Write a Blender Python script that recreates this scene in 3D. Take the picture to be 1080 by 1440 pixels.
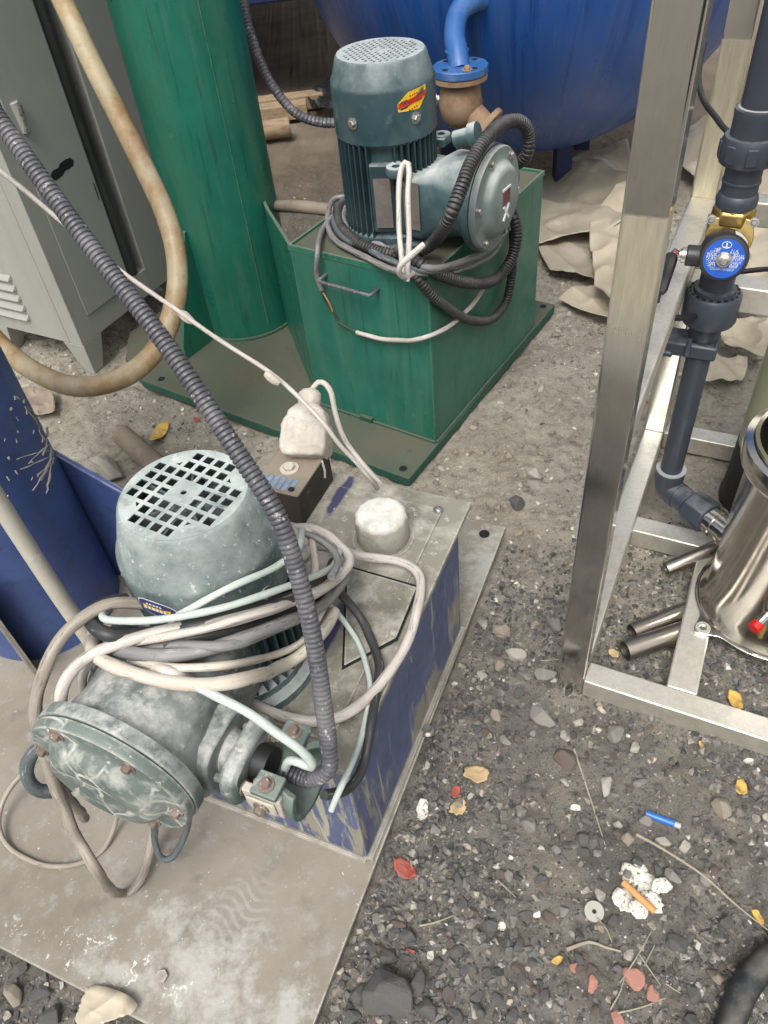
import bpy, bmesh, math, random
import numpy as np
from mathutils import Vector, Matrix
random.seed(7); RNG = np.random.default_rng(7)
for o in list(bpy.data.objects): bpy.data.objects.remove(o)
SC = bpy.context.scene
COL = SC.collection

# ------------------------------------------------------------------ camera
FPX = 1080.4; PITCH = math.radians(45.066); ROLL = math.radians(-6.835); CAMH = 1.35
w_ = np.array([0, math.cos(PITCH), -math.sin(PITCH)])
_r = np.array([1., 0, 0]); _u = np.cross(_r, w_)
r_ = math.cos(ROLL)*_r + math.sin(ROLL)*_u
u_ = -math.sin(ROLL)*_r + math.cos(ROLL)*_u
C_ = np.array([0, 0, CAMH])
cam = bpy.data.cameras.new('camera'); cam.sensor_fit = 'VERTICAL'; cam.sensor_height = 24
cam.lens = FPX/1440*24; cam.clip_start = .02; cam.clip_end = 400
camo = bpy.data.objects.new('camera', cam); COL.objects.link(camo)
camo.matrix_world = Matrix(((r_[0], u_[0], -w_[0], 0), (r_[1], u_[1], -w_[1], 0), (r_[2], u_[2], -w_[2], CAMH), (0, 0, 0, 1)))
SC.camera = camo
SC.render.resolution_x = 768; SC.render.resolution_y = 1024
# ------------------------------------------------------------------ sky, sun, exposure (overcast)
SUN_EL, SUN_AZ = math.radians(58), math.radians(200)      # azimuth measured from +Y clockwise
world = bpy.data.worlds.new('World'); SC.world = world; world.use_nodes = True
wn = world.node_tree.nodes; wl = world.node_tree.links
sky = wn.new('ShaderNodeTexSky'); sky.sky_type = 'NISHITA'; sky.sun_disc = False
sky.sun_elevation = SUN_EL; sky.sun_rotation = SUN_AZ; sky.dust_density = 6; sky.air_density = 1.0; sky.ozone_density = .6
hs = wn.new('ShaderNodeHueSaturation'); hs.inputs['Saturation'].default_value = .2
wl.new(sky.outputs[0], hs.inputs['Color']); wl.new(hs.outputs[0], wn['Background'].inputs[0])
wn['Background'].inputs[1].default_value = .15
sun = bpy.data.lights.new('sun', 'SUN'); sun.energy = 1.05; sun.angle = math.radians(24); sun.color = (1, .985, .96)
suno = bpy.data.objects.new('sun', sun); COL.objects.link(suno)
sd = Vector((math.sin(SUN_AZ)*math.cos(SUN_EL), math.cos(SUN_AZ)*math.cos(SUN_EL), math.sin(SUN_EL)))
suno.rotation_euler = sd.to_track_quat('Z', 'Y').to_euler(); suno.location = (0, 0, 6)
SC.view_settings.view_transform = 'Standard'; SC.view_settings.look = 'None'
SC.view_settings.gamma = 1; SC.view_settings.use_curve_mapping = False
SC.view_settings.exposure = .72
SC.render.engine = 'CYCLES'

# ------------------------------------------------------------------ photo pixel -> place
def ray(x, y):
    d = w_ + (x-540)/FPX*r_ - (y-720)/FPX*u_
    return d
def PK(x, y, k): return C_ + k*ray(x, y)
def Z(x, y, z=0.):
    d = ray(x, y); return C_ + d*(z-CAMH)/d[2]
def depth(P): return float((np.array(P)-C_) @ w_)
class Frame:
    def __init__(s, O, deg):
        t = math.radians(deg); s.O = np.array(O, float); s.deg = deg
        s.a = np.array([math.sin(t), math.cos(t), 0]); s.b = np.array([math.cos(t), -math.sin(t), 0])
    def w(s, b, a, z): return np.array([*(s.O+s.b*b+s.a*a)[:2], z])
    def onb(s, x, y, b): return s.onp(x, y, s.w(b, 0, 0), s.b)
    def ona(s, x, y, a): return s.onp(x, y, s.w(0, a, 0), s.a)
    def onp(s, x, y, P0, n):
        d = ray(x, y); return C_ + d*((np.array(P0)-C_) @ n)/(d @ n)
    def mat(s, b=0, a=0, z=0, rot=0):
        t = math.radians(rot); X = s.b*math.cos(t)+s.a*math.sin(t); Y = -s.b*math.sin(t)+s.a*math.cos(t); P = s.w(b, a, z)
        return Matrix(((X[0], Y[0], 0, P[0]), (X[1], Y[1], 0, P[1]), (0, 0, 1, P[2]), (0, 0, 0, 1)))
def cylhit(x, y, c, R):
    d = ray(x, y); dx, dy = d[0], d[1]; ox, oy = -c[0], -c[1]
    A = dx*dx+dy*dy; Bq = 2*(ox*dx+oy*dy); Cq = ox*ox+oy*oy-R*R; D = Bq*Bq-4*A*Cq
    t = (-Bq-math.sqrt(max(D, 0)))/(2*A); return C_+d*t
GZ = .03; GF = Frame(Z(613, 622, GZ), 37.25)       # green unit
BZ = .012; BF = Frame(Z(517, 1207, BZ), 27.13)     # blue unit
SF = Frame(Z(817, 978, 0), 29.74)                  # stainless skid

# ------------------------------------------------------------------ mesh helpers
I4 = Matrix.Identity(4)
class MB:
    def __init__(s): s.v = []; s.f = []
    def add(s, V, F, M=None):
        n = len(s.v)
        if M is not None: V = [M @ Vector(v) for v in V]
        s.v += [tuple(v) for v in V]; s.f += [tuple(i+n for i in f) for f in F]; return s
    def box(s, lo, hi, M=None):
        (a, b, c), (d, e, f) = lo, hi
        return s.add([(a, b, c), (d, b, c), (d, e, c), (a, e, c), (a, b, f), (d, b, f), (d, e, f), (a, e, f)],
                     [(0, 3, 2, 1), (4, 5, 6, 7), (0, 1, 5, 4), (1, 2, 6, 5), (2, 3, 7, 6), (3, 0, 4, 7)], M)
    def lathe(s, prof, M=None, seg=32, cap0=True, cap1=True, arc=None):
        n = len(prof); V = []; F = []
        for i in range(seg):
            t = 2*math.pi*i/seg; c, q = math.cos(t), math.sin(t)
            for (r, h) in prof: V.append((r*c, r*q, h))
        for i in range(seg):
            j = (i+1) % seg
            for k in range(n-1): F.append((i*n+k, j*n+k, j*n+k+1, i*n+k+1))
        if cap0: F.append(tuple(i*n for i in reversed(range(seg))))
        if cap1: F.append(tuple(i*n+n-1 for i in range(seg)))
        return s.add(V, F, M)
    def cyl(s, p0, p1, r0, r1=None, seg=20):
        r1 = r0 if r1 is None else r1
        L = (Vector(p1)-Vector(p0)).length
        return s.lathe([(r0, 0), (r1, L)], axis(p0, p1), seg)
    def prism(s, poly, h0, h1, M=None):
        n = len(poly); V = [(x, y, h0) for x, y in poly]+[(x, y, h1) for x, y in poly]
        F = [tuple(reversed(range(n))), tuple(range(n, 2*n))]+[(i, (i+1) % n, n+(i+1) % n, n+i) for i in range(n)]
        return s.add(V, F, M)
    def tube(s, P, R, seg=10, cap=True):
        P = np.array(P, float); n = len(P)
        R = np.full(n, R) if np.isscalar(R) else np.array(R)
        T = np.gradient(P, axis=0); T /= np.linalg.norm(T, axis=1)[:, None]+1e-12
        e = np.cross(T[0], [0, 0, 1.]);
        if np.linalg.norm(e) < 1e-3: e = np.cross(T[0], [1., 0, 0])
        e /= np.linalg.norm(e); V = []; F = []
        for i in range(n):
            e = e - T[i]*(e @ T[i]); e /= np.linalg.norm(e); g = np.cross(T[i], e)
            for k in range(seg):
                t = 2*math.pi*k/seg; V.append(P[i]+R[i]*(math.cos(t)*e+math.sin(t)*g))
        for i in range(n-1):
            for k in range(seg):
                j = (k+1) % seg; F.append((i*seg+k, i*seg+j, (i+1)*seg+j, (i+1)*seg+k))
        if cap: F += [tuple(reversed(range(seg))), tuple((n-1)*seg+k for k in range(seg))]
        return s.add(V, F)
    def loft(s, secs, M=None):
        n = len(secs[0]); V = [p for q in secs for p in q]; F = []
        for i in range(len(secs)-1):
            for k in range(n):
                j = (k+1) % n; F.append((i*n+k, i*n+j, (i+1)*n+j, (i+1)*n+k))
        F += [tuple(reversed(range(n))), tuple((len(secs)-1)*n+k for k in range(n))]
        return s.add(V, F, M)
def axis(p0, p1, roll=0):
    d = (Vector(p1)-Vector(p0)).normalized(); q = d.to_track_quat('Z', 'Y')
    return Matrix.Translation(Vector(p0)) @ q.to_matrix().to_4x4() @ Matrix.Rotation(roll, 4, 'Z')
def rr(w, h, r, z=0, n=4):
    pts = []
    for cx, cy, a0 in ((w/2-r, h/2-r, 0), (-w/2+r, h/2-r, 90), (-w/2+r, -h/2+r, 180), (w/2-r, -h/2+r, 270)):
        for i in range(n+1):
            t = math.radians(a0+90*i/n); pts.append((cx+r*math.cos(t), cy+r*math.sin(t)))
    return pts
def spline(P, step=.01, closed=False):
    P = np.array(P, float); Q = [2*P[0]-P[1], *P, 2*P[-1]-P[-2]]; out = []
    for i in range(1, len(Q)-2):
        p0, p1, p2, p3 = Q[i-1], Q[i], Q[i+1], Q[i+2]
        n = max(2, int(np.linalg.norm(p2-p1)/step))
        for t in np.linspace(0, 1, n, endpoint=False):
            out.append(.5*((2*p1)+(-p0+p2)*t+(2*p0-5*p1+4*p2-p3)*t*t+(-p0+3*p1-3*p2+p3)*t**3))
    out.append(Q[-2]); return np.array(out)
def resample(P, step):
    d = np.r_[0, np.cumsum(np.linalg.norm(np.diff(P, axis=0), axis=1))]
    n = max(2, int(d[-1]/step)); s = np.linspace(0, d[-1], n)
    return np.stack([np.interp(s, d, P[:, i]) for i in range(3)], 1)
def corrug(mb, P, R, pitch, seg=14, deep=.2):
    Q = resample(spline(P, pitch/2), pitch/5); n = len(Q)
    pat = [1-deep, 1-deep*.15, 1, 1, 1-deep*.15]
    return mb.tube(Q, [R*pat[i % 5] for i in range(n)], seg)
def new(name, mb, mat, parent=None, smooth=38, bevel=0, bseg=2):
    me = bpy.data.meshes.new(name)
    if isinstance(mb, MB): me.from_pydata(mb.v, [], mb.f)
    else: mb.to_mesh(me); mb.free()
    me.update()
    if smooth:
        me.shade_smooth(); me.set_sharp_from_angle(angle=math.radians(smooth))
    if mat is not None:
        for m in (mat if isinstance(mat, (list, tuple)) else [mat]): me.materials.append(m)
    o = bpy.data.objects.new(name, me); COL.objects.link(o)
    if parent is not None: setpar(o, parent)
    if bevel:
        b = o.modifiers.new('bevel', 'BEVEL'); b.width = bevel; b.segments = bseg; b.limit_method = 'ANGLE'; b.angle_limit = math.radians(40)
    return o
WM = {}
def setpar(o, p):
    o.parent = p
    M = I4.copy(); q = p
    o.matrix_parent_inverse = WM.get(p.name, I4).inverted()
def tag(o, label, cat=None, group=None, kind=None):
    if label: o['label'] = label
    if cat: o['category'] = cat
    if group: o['group'] = group
    if kind: o['kind'] = kind
    return o
def thing(name, loc, label, cat, group=None):
    o = bpy.data.objects.new(name, None); COL.objects.link(o); o.location = Vector(loc); o.empty_display_size = .05
    WM[o.name] = Matrix.Translation(Vector(loc)); return tag(o, label, cat, group)
def inst(o, M, parent):
    c = o.copy(); COL.objects.link(c); c.matrix_basis = M
    if parent is not None: setpar(c, parent)
    return c

# ------------------------------------------------------------------ materials
def L(*c):
    f = lambda x: (x/255/12.92 if x/255 <= .04045 else ((x/255+.055)/1.055)**2.4)
    return tuple(.76*f(x) for x in c)+(1,)
def LF(*c): return tuple(q/.76 for q in L(*c)[:3])+(1,)      # bare metal reflectance
class NT:
    def __init__(s, name):
        s.m = bpy.data.materials.new(name); s.m.use_nodes = True; s.t = s.m.node_tree; s.n = s.t.nodes; s.l = s.t.links
        s.bs = s.n['Principled BSDF']; s.co = s.n.new('ShaderNodeTexCoord').outputs['Object']
    def node(s, t, **kw):
        n = s.n.new(t)
        for k, v in kw.items(): setattr(n, k, v)
        return n
    def math(s, op, a, b=None, c=None):
        n = s.node('ShaderNodeMath', operation=op); n.use_clamp = False
        for i, q in enumerate((a, b, c)):
            if q is None: continue
            if isinstance(q, (int, float)): n.inputs[i].default_value = q
            else: s.l.new(q, n.inputs[i])
        return n.outputs[0]
    def mapped(s, scale=(1, 1, 1), rot=(0, 0, 0), loc=(0, 0, 0)):
        n = s.node('ShaderNodeMapping'); n.inputs['Scale'].default_value = scale; n.inputs['Rotation'].default_value = rot; n.inputs['Location'].default_value = loc
        s.l.new(s.co, n.inputs[0]); return n.outputs[0]
    def noise(s, scale, detail=4, rough=.6, dist=0, co=None):
        n = s.node('ShaderNodeTexNoise'); n.inputs['Scale'].default_value = scale; n.inputs['Detail'].default_value = detail
        n.inputs['Roughness'].default_value = rough; n.inputs['Distortion'].default_value = dist
        s.l.new(co or s.co, n.inputs['Vector']); return n.outputs[0]
    def ramp(s, x, lo, hi, a=0., b=1.):
        n = s.node('ShaderNodeMapRange'); n.clamp = True
        for i, v in ((1, lo), (2, hi), (3, a), (4, b)): n.inputs[i].default_value = v
        s.l.new(x, n.inputs[0]); return n.outputs[0]
    def mix(s, f, a, b):
        n = s.node('ShaderNodeMix', data_type='RGBA')
        if isinstance(f, (int, float)): n.inputs[0].default_value = f
        else: s.l.new(f, n.inputs[0])
        for i, q in ((6, a), (7, b)):
            if isinstance(q, tuple): n.inputs[i].default_value = q
            else: s.l.new(q, n.inputs[i])
        return n.outputs[2]
    def up(s, lo=.2, hi=.9):
        g = s.node('ShaderNodeNewGeometry'); x = s.node('ShaderNodeSeparateXYZ'); s.l.new(g.outputs['Normal'], x.inputs[0])
        return s.ramp(x.outputs[2], lo, hi)
    def bump(s, h, strength, dist=.001, prev=None):
        b = s.node('ShaderNodeBump'); b.inputs['Strength'].default_value = strength; b.inputs['Distance'].default_value = dist
        s.l.new(h, b.inputs['Height'])
        if prev is not None: s.l.new(prev, b.inputs['Normal'])
        return b.outputs[0]
    def spot(s, P, rx, ry, rot=0, edge=.35, ns=25, na=.6):
        # patch of dirt or wear around a world point, ragged edge
        m = s.node('ShaderNodeMapping', vector_type='TEXTURE'); m.inputs['Location'].default_value = P
        m.inputs['Rotation'].default_value = (0, 0, math.radians(rot)); m.inputs['Scale'].default_value = (rx, ry, max(rx, ry))
        s.l.new(s.co, m.inputs[0]); ln = s.node('ShaderNodeVectorMath', operation='LENGTH'); s.l.new(m.outputs[0], ln.inputs[0])
        nz = s.noise(ns, 4, .7); d = s.math('ADD', ln.outputs['Value'], s.math('MULTIPLY', s.math('SUBTRACT', nz, .5), na*2))
        return s.ramp(d, 1, 1-edge)
def mat(name, base, rough=.5, metal=0., vary=.25, vscale=9, layers=(), bump=.25, bscale=220, spec=.5, coat=0):
    """base colour with mottling and then layers of (colour, factor builder, rough)"""
    t = NT(name); dark = tuple(c*(1-vary) for c in base[:3])+(1,); lite = tuple(min(1, c*(1+vary)) for c in base[:3])+(1,)
    col = t.mix(t.ramp(t.noise(vscale, 6, .65), .3, .7), dark, lite)
    rg = t.ramp(t.noise(vscale*3.1, 4), .3, .7, max(0, rough-.1), min(1, rough+.1)); mt = None
    for (c, fn, rl) in layers:
        f = fn(t); col = t.mix(f, col, c)
        n = t.node('ShaderNodeMix'); t.l.new(f, n.inputs[0]); t.l.new(rg, n.inputs[2]); n.inputs[3].default_value = rl; rg = n.outputs[0]
        if metal:
            n = t.node('ShaderNodeMix'); t.l.new(f, n.inputs[0]); n.inputs[3].default_value = 0
            if mt is None: n.inputs[2].default_value = metal
            else: t.l.new(mt, n.inputs[2])
            mt = n.outputs[0]
    t.l.new(col, t.bs.inputs['Base Color']); t.l.new(rg, t.bs.inputs['Roughness'])
    t.bs.inputs['Metallic'].default_value = metal
    if mt is not None: t.l.new(mt, t.bs.inputs['Metallic'])
    t.bs.inputs['Specular IOR Level'].default_value = spec; t.bs.inputs['Coat Weight'].default_value = coat
    if bump:
        h = t.noise(bscale, 3, .6); nb = t.bump(h, bump, .0012); nb = t.bump(t.noise(bscale*.12, 3, .6), bump*.8, .004, nb)
        t.l.new(nb, t.bs.inputs['Normal'])
    return t.m
# layer factor builders
def F_noise(scale, lo, hi, amt=1., detail=6, dist=0, sc=(1, 1, 1), rot=(0, 0, 0)):
    return lambda t: t.ramp(t.noise(scale, detail, .68, dist, t.mapped(sc, rot)), lo, hi, 0, amt)
def F_up(lo, hi, scale, nlo, nhi, amt=1., floor=0.):
    return lambda t: t.math('MULTIPLY', t.up(lo, hi), t.ramp(t.noise(scale, 8, .7), nlo, nhi, floor, amt))
def F_spot(P, rx, ry, rot=0, edge=.35, ns=25, na=.6, amt=1.):
    return lambda t: t.math('MULTIPLY', t.spot(tuple(P), rx, ry, rot, edge, ns, na), amt)
def F_spots(Ps, amt=1., **kw):
    def f(t):
        r = None
        for (P, rx, ry, rot) in Ps:
            q = t.spot(tuple(P), rx, ry, rot, **kw); r = q if r is None else t.math('MAXIMUM', r, q)
        return t.math('MULTIPLY', r, amt)
    return f
def F_crack(scale, wdt, amt=1., dist=.3, mask=None):
    def f(t):
        n = t.node('ShaderNodeTexNoise'); n.inputs['Scale'].default_value = scale*.6; t.l.new(t.co, n.inputs['Vector'])
        va = t.node('ShaderNodeVectorMath', operation='MULTIPLY_ADD'); t.l.new(n.outputs['Color'], va.inputs[0]); va.inputs[1].default_value = (dist/scale*3,)*3; t.l.new(t.co, va.inputs[2])
        v = t.node('ShaderNodeTexVoronoi', feature='DISTANCE_TO_EDGE'); v.inputs['Scale'].default_value = scale; t.l.new(va.outputs[0], v.inputs['Vector'])
        q = t.ramp(v.outputs['Distance'], wdt, wdt*.4, 0, amt)
        if mask: q = t.math('MULTIPLY', q, t.ramp(t.noise(mask, 4), .42, .58))
        return q
    return f
def F_edge(rad, amt, ns=60):
    # paint worn through along sharp edges
    def f(t):
        b = t.node('ShaderNodeBevel'); b.samples = 4; b.inputs['Radius'].default_value = rad; g = t.node('ShaderNodeNewGeometry')
        d = t.node('ShaderNodeVectorMath', operation='DOT_PRODUCT'); t.l.new(b.outputs[0], d.inputs[0]); t.l.new(g.outputs['Normal'], d.inputs[1])
        return t.math('MULTIPLY', t.ramp(d.outputs['Value'], .985, .9), t.ramp(t.noise(ns, 5, .7), .36, .56, 0, amt))
    return f
DUST = L(150, 146, 134); DUSTL = L(190, 184, 170); PLAST = L(214, 210, 200)
M_green = mat('green_paint', L(32, 112, 90), .35, vary=.16, vscale=6, bump=.18, bscale=300, layers=(
    (L(74, 114, 100), F_noise(5, .5, .72, .6, sc=(9, 9, .9)), .6), (L(16, 52, 46), F_noise(4, .58, .7, .6, sc=(10, 10, .7)), .4),
    (L(105, 122, 104), F_noise(60, .64, .72, .6), .7), (L(116, 126, 112), F_edge(.006, .7), .8), (L(120, 118, 100), F_up(.6, .95, 14, .3, .6, .85, .55), .85)))
M_greentank = mat('dusty_green_paint', L(38, 108, 90), .4, vary=.18, vscale=6, bump=.18, bscale=300, layers=(
    (L(84, 122, 106), F_noise(4, .46, .74, .55, sc=(5, 5, .6)), .65), (L(20, 62, 54), F_noise(4, .6, .68, .6, sc=(9, 9, .4)), .4), (L(120, 140, 126), F_noise(6, .66, .72, .5, sc=(14, 14, .8)), .7),
    (L(130, 138, 124), F_noise(90, .64, .7, .6), .8), (L(120, 132, 116), F_edge(.006, .8), .8)))
M_greenbase = mat('dusty_green_plate', L(38, 84, 68), .6, vary=.2, bump=.3, layers=(
    (L(96, 94, 78), F_up(.5, .95, 5, .25, .6, .95, .5), .9), (L(70, 110, 92), F_noise(9, .6, .68, .5), .7), (L(60, 64, 54), F_noise(40, .6, .7, .5), .9)))
M_blue = mat('navy_paint', L(70, 90, 140), .42, vary=.18, bump=.2, layers=(
    (L(60, 64, 110), F_noise(26, .56, .66, .5), .55), (L(170, 166, 150), F_noise(120, .7, .74, .8), .85), (L(30, 32, 60), F_noise(4, .55, .75, .5), .5), (L(214, 210, 200), F_edge(.006, .9, 40), .85)))
def slash(t):
    m = t.mapped((30, 30, 5), (0, .5, .6)); return t.ramp(t.noise(1.6, 5, .62, 1.2, m), .5, .56, 0, .95)
M_bluetank = mat('scuffed_navy_paint', L(84, 96, 132), .45, vary=.2, bump=.25, layers=(
    (L(148, 142, 122), F_spots([(BF.onb(608, 965, 0), .045, .05, 0), (BF.onb(590, 1010, 0), .03, .06, 0), (BF.onb(640, 860, 0), .03, .05, 0)], .9, na=1.0, ns=30), .85),
    (L(150, 145, 126), lambda t: t.math('MULTIPLY', t.spot(tuple(BF.w(-.12, 0, .1)), .17, .2, 0, .2, 12, .5), slash(t)), .85),
    (L(176, 170, 150), F_noise(3, .57, .62, .9, sc=(18, 18, 1.4), dist=.5), .9), (L(165, 160, 146), F_noise(110, .69, .73, .8), .85), (L(118, 118, 124), F_noise(7, .54, .78, .5, sc=(3, 3, 1)), .7),
    (L(190, 186, 172), F_crack(11, .007, .6, .7, 4), .85), (DUST, F_up(.5, .9, 12, .2, .5, .95, .6), .9), (L(186, 182, 164), F_edge(.006, .9), .9)))
M_lid = mat('dusty_lid', L(62, 64, 88), .7, vary=.2, bump=.5, bscale=160, layers=(
    (L(138, 134, 120), F_noise(5, .22, .42, .97), .92), (L(184, 180, 168), F_noise(17, .46, .66, .85), .92), (L(98, 94, 80), F_noise(11, .54, .66, .7), .9), (L(206, 203, 192), F_noise(44, .6, .68, .7), .92), (L(64, 62, 56), F_noise(30, .64, .7, .6), .9),
    (L(46, 48, 92), F_spots([(BF.w(-.215, .47, .377), .012, .075, 90-27.13-90), (BF.w(-.16, .10, .377), .012, .11, -40), (BF.w(-.1, .19, .377), .011, .07, -22)], .9, ns=60, na=.35), .6),
    (PLAST, F_noise(95, .66, .7, .9), .9), (L(204, 200, 186), F_edge(.005, .95), .9)))
M_bplate = mat('dusty_base_plate', L(144, 137, 125), .9, vary=.12, vscale=5, bump=.35, bscale=260, layers=(
    (L(122, 114, 100), F_noise(3.5, .45, .65, .7), .92), (L(106, 102, 94), F_noise(16, .56, .7, .6), .92), (L(160, 158, 152), F_noise(34, .55, .66, .5), .92),
    (L(196, 196, 188), F_spots([(Z(290, 1375, .012), .09, .13, 40), (Z(240, 1300, .012), .035, .05, 30), (Z(410, 1430, .012), .05, .06, 0), (Z(170, 1372, .012), .1, .03, -20), (Z(690, 790, .012), .08, .16, -27)], .55, na=1.7, ns=38, edge=.9), .95),
    (L(226, 224, 216), F_noise(130, .66, .69, .85), .9), (L(230, 228, 220), lambda t: t.math('MULTIPLY', t.ramp(t.noise(45, 8, .75, .5), .58, .62), t.spot(tuple(Z(130, 1350, .012)), .22, .05, -18, .5)), .9),
    (L(66, 62, 56), F_noise(150, .69, .72, .8), .9), (L(214, 212, 204), F_edge(.005, .8, 35), .9)))
def tread(P):
    def f(t):
        q = t.node('ShaderNodeSeparateXYZ'); t.l.new(t.mapped((1, 1, 1), (0, 0, math.radians(34))), q.inputs[0])
        yw = t.math('ADD', q.outputs[1], t.math('MULTIPLY', t.math('SINE', t.math('MULTIPLY', q.outputs[0], 85)), .0075))
        wv = t.math('SINE', t.math('MULTIPLY', t.math('ADD', yw, t.math('MULTIPLY', t.noise(30, 3), .006)), 6.283/.0155))
        return t.math('MULTIPLY', t.math('MULTIPLY', t.ramp(wv, -.3, .9), t.spot(P, .066, .085, -25, .6, 14, .5)), t.ramp(t.noise(60, 4), .3, .6, .1, .55))
    return f
_t = M_bplate
def add_layer(m, c, fn):
    t = NT.__new__(NT); t.m = m; t.t = m.node_tree; t.n = t.t.nodes; t.l = t.t.links; t.bs = t.n['Principled BSDF']
    t.co = [n for n in t.n if n.type == 'TEX_COORD'][0].outputs['Object']
    src = t.bs.inputs['Base Color'].links[0].from_socket; t.l.new(t.mix(fn(t), src, c), t.bs.inputs['Base Color'])
add_layer(M_bplate, L(176, 174, 166), tread(tuple(Z(335, 1290, .012))))
M_motor = mat('grey_green_motor_paint', L(44, 70, 76), .4, vary=.18, bump=.25, layers=(
    (L(98, 118, 120), F_noise(7, .46, .7, .65, sc=(1, 1, .5)), .6), (L(176, 184, 184), F_up(.05, .75, 12, .4, .66, .7, .08), .75), (L(120, 136, 138), F_noise(16, .56, .7, .5), .7), (L(26, 42, 46), F_noise(20, .62, .72, .5), .5)))
M_grille = mat('dusty_grille', L(176, 184, 184), .6, vary=.15, bump=.2, layers=((L(120, 134, 136), F_noise(12, .5, .68, .7), .6),))  # dusty disc; its bright reflection is put into the pale colour too
M_motorF = mat('dusty_grey_green_paint', L(58, 80, 78), .55, vary=.15, bump=.3, layers=(
    (L(138, 150, 148), F_noise(9, .4, .64, .85), .75), (L(196, 202, 198), F_up(.0, .9, 13, .34, .62, .9, .2), .85), (L(210, 212, 206), F_noise(110, .6, .66, .6), .85), (L(54, 72, 70), F_noise(14, .6, .72, .7), .6), (L(206, 208, 202), F_noise(26, .66, .7, .7, sc=(1, 1, .35)), .85)))
M_fin = mat('motor_fin_paint', L(38, 60, 64), .45, vary=.2, bump=.2, layers=((L(104, 122, 122), F_noise(9, .5, .72, .6, sc=(1, 1, .4)), .65), (L(160, 164, 160), F_up(.3, .9, 20, .3, .6, .8), .8)))
M_boxF = mat('plaster_dusted_casting', L(76, 90, 86), .7, vary=.14, bump=.5, bscale=140, layers=(
    (L(146, 150, 146), F_noise(16, .36, .6, .9), .85), (L(194, 194, 188), F_up(.0, .8, 46, .42, .62, .9, .1), .9), (L(70, 82, 78), F_noise(24, .62, .7, .6), .8), (L(218, 215, 204), F_noise(60, .6, .66, .7), .9), (L(206, 204, 196), F_edge(.006, .8), .9)))
M_boxR = mat('dusty_casting', L(62, 88, 92), .5, vary=.15, bump=.35, bscale=180, layers=(
    (L(112, 128, 130), F_noise(9, .46, .7, .55), .7), (L(200, 204, 200), F_up(.35, .9, 14, .3, .58, .9, .25), .85), (L(40, 58, 62), F_noise(13, .6, .72, .6), .6)))
M_coverF = mat('cracked_cover_paint', L(104, 116, 110), .55, vary=.18, bump=.35, layers=(
    (L(150, 152, 144), F_noise(9, .5, .7, .6), .8), (L(224, 220, 206), F_crack(15, .035, .7, .3, 22), .85), (L(214, 210, 198), F_edge(.006, .9, 30), .85), (L(222, 216, 200), F_noise(24, .62, .66, .9), .85), (L(178, 178, 168), F_noise(34, .5, .64, .75), .85)))
M_coverR = mat('grey_cover_paint', L(112, 126, 124), .5, vary=.14, bump=.3, layers=((L(160, 168, 164), F_noise(6, .42, .68, .7), .7), (L(70, 86, 86), F_noise(8, .58, .72, .6), .5), (L(210, 212, 206), F_up(.2, .8, 15, .3, .6, .9, .3), .8)))
M_gland = mat('green_gland_paint', L(84, 104, 96), .55, vary=.15, bump=.35, layers=((L(206, 206, 196), F_noise(38, .55, .64, .8), .85), (L(140, 146, 138), F_up(0, .8, 12, .3, .6, .8), .85)))
M_black = mat('black_void', L(16, 17, 18), .8, bump=0)
M_fan = mat('fan_grey', L(120, 128, 128), .6, bump=0)
M_conduit = mat('grey_corrugated_conduit', L(84, 84, 88), .45, vary=.2, bump=.15, layers=((L(132, 130, 130), F_noise(18, .48, .7, .6), .7), (L(200, 198, 194), F_noise(120, .6, .67, .8), .85), (L(60, 58, 58), F_noise(30, .6, .7, .6), .7)))
M_conduitR = mat('black_corrugated_conduit', L(40, 40, 42), .45, vary=.2, bump=.15, layers=((L(120, 116, 110), F_up(.1, .9, 24, .35, .65, .65), .8), (L(150, 146, 140), F_noise(90, .62, .7, .5), .85)))
def F_run(sl, sa, lo, hi, amt, off=0):
    # stains drawn out along the length of a cable (vertex attribute S = length, cos, sin)
    def f(t):
        a = t.node('ShaderNodeAttribute', attribute_name='S'); m = t.node('ShaderNodeMapping'); m.inputs['Scale'].default_value = (sl, sa, sa); m.inputs['Location'].default_value = (off, off, 0)
        t.l.new(a.outputs['Vector'], m.inputs[0]); return t.ramp(t.noise(1, 6, .7, .3, m.outputs[0]), lo, hi, 0, amt)
    return f
def cable(name, c, dirt, amt=.8, s=22):
    return mat(name, c, .55, vary=.1, vscale=20, bump=.2, layers=((dirt, F_run(9, .9, .42, .66, amt*.8), .75), (tuple(x*.2 for x in dirt[:3])+(1,), F_run(26, 1.5, .58, .66, amt, 3), .8), (L(226, 222, 214), F_run(14, 1.3, .6, .68, .6, 7), .85), (tuple(x*.4 for x in dirt[:3])+(1,), F_noise(160, .6, .68, amt*.6), .8)))
M_cwhite = cable('dirty_white_cable', L(206, 198, 188), L(160, 150, 142)); M_ccream = cable('cream_cable', L(208, 200, 186), L(176, 160, 136), .6)
M_cgrey = cable('grey_cable', L(140, 138, 136), L(92, 90, 90)); M_cblack = cable('black_cable', L(46, 46, 48), L(92, 90, 88), .5)
M_cmint = cable('pale_mint_cable', L(196, 206, 198), L(160, 168, 160), .5); M_ctan = cable('tan_dusty_cable', L(166, 156, 142), L(112, 104, 96))
M_cslate = cable('slate_cable', L(98, 106, 108), L(70, 74, 76)); M_rblack = mat('black_rubber', L(30, 30, 32), .5, bump=.1)
M_hose = mat('stained_cream_braided_hose', L(184, 168, 134), .45, vary=.1, vscale=7, bump=.35, bscale=420, layers=(
    (L(150, 108, 56), F_noise(7, .44, .62, .9, sc=(1, 1, .6)), .5), (L(120, 80, 40), F_noise(20, .6, .68, .6), .6), (L(198, 186, 166), F_noise(11, .55, .7, .6), .6), (L(232, 226, 210), F_noise(80, .68, .72, .6), .6)))
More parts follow.
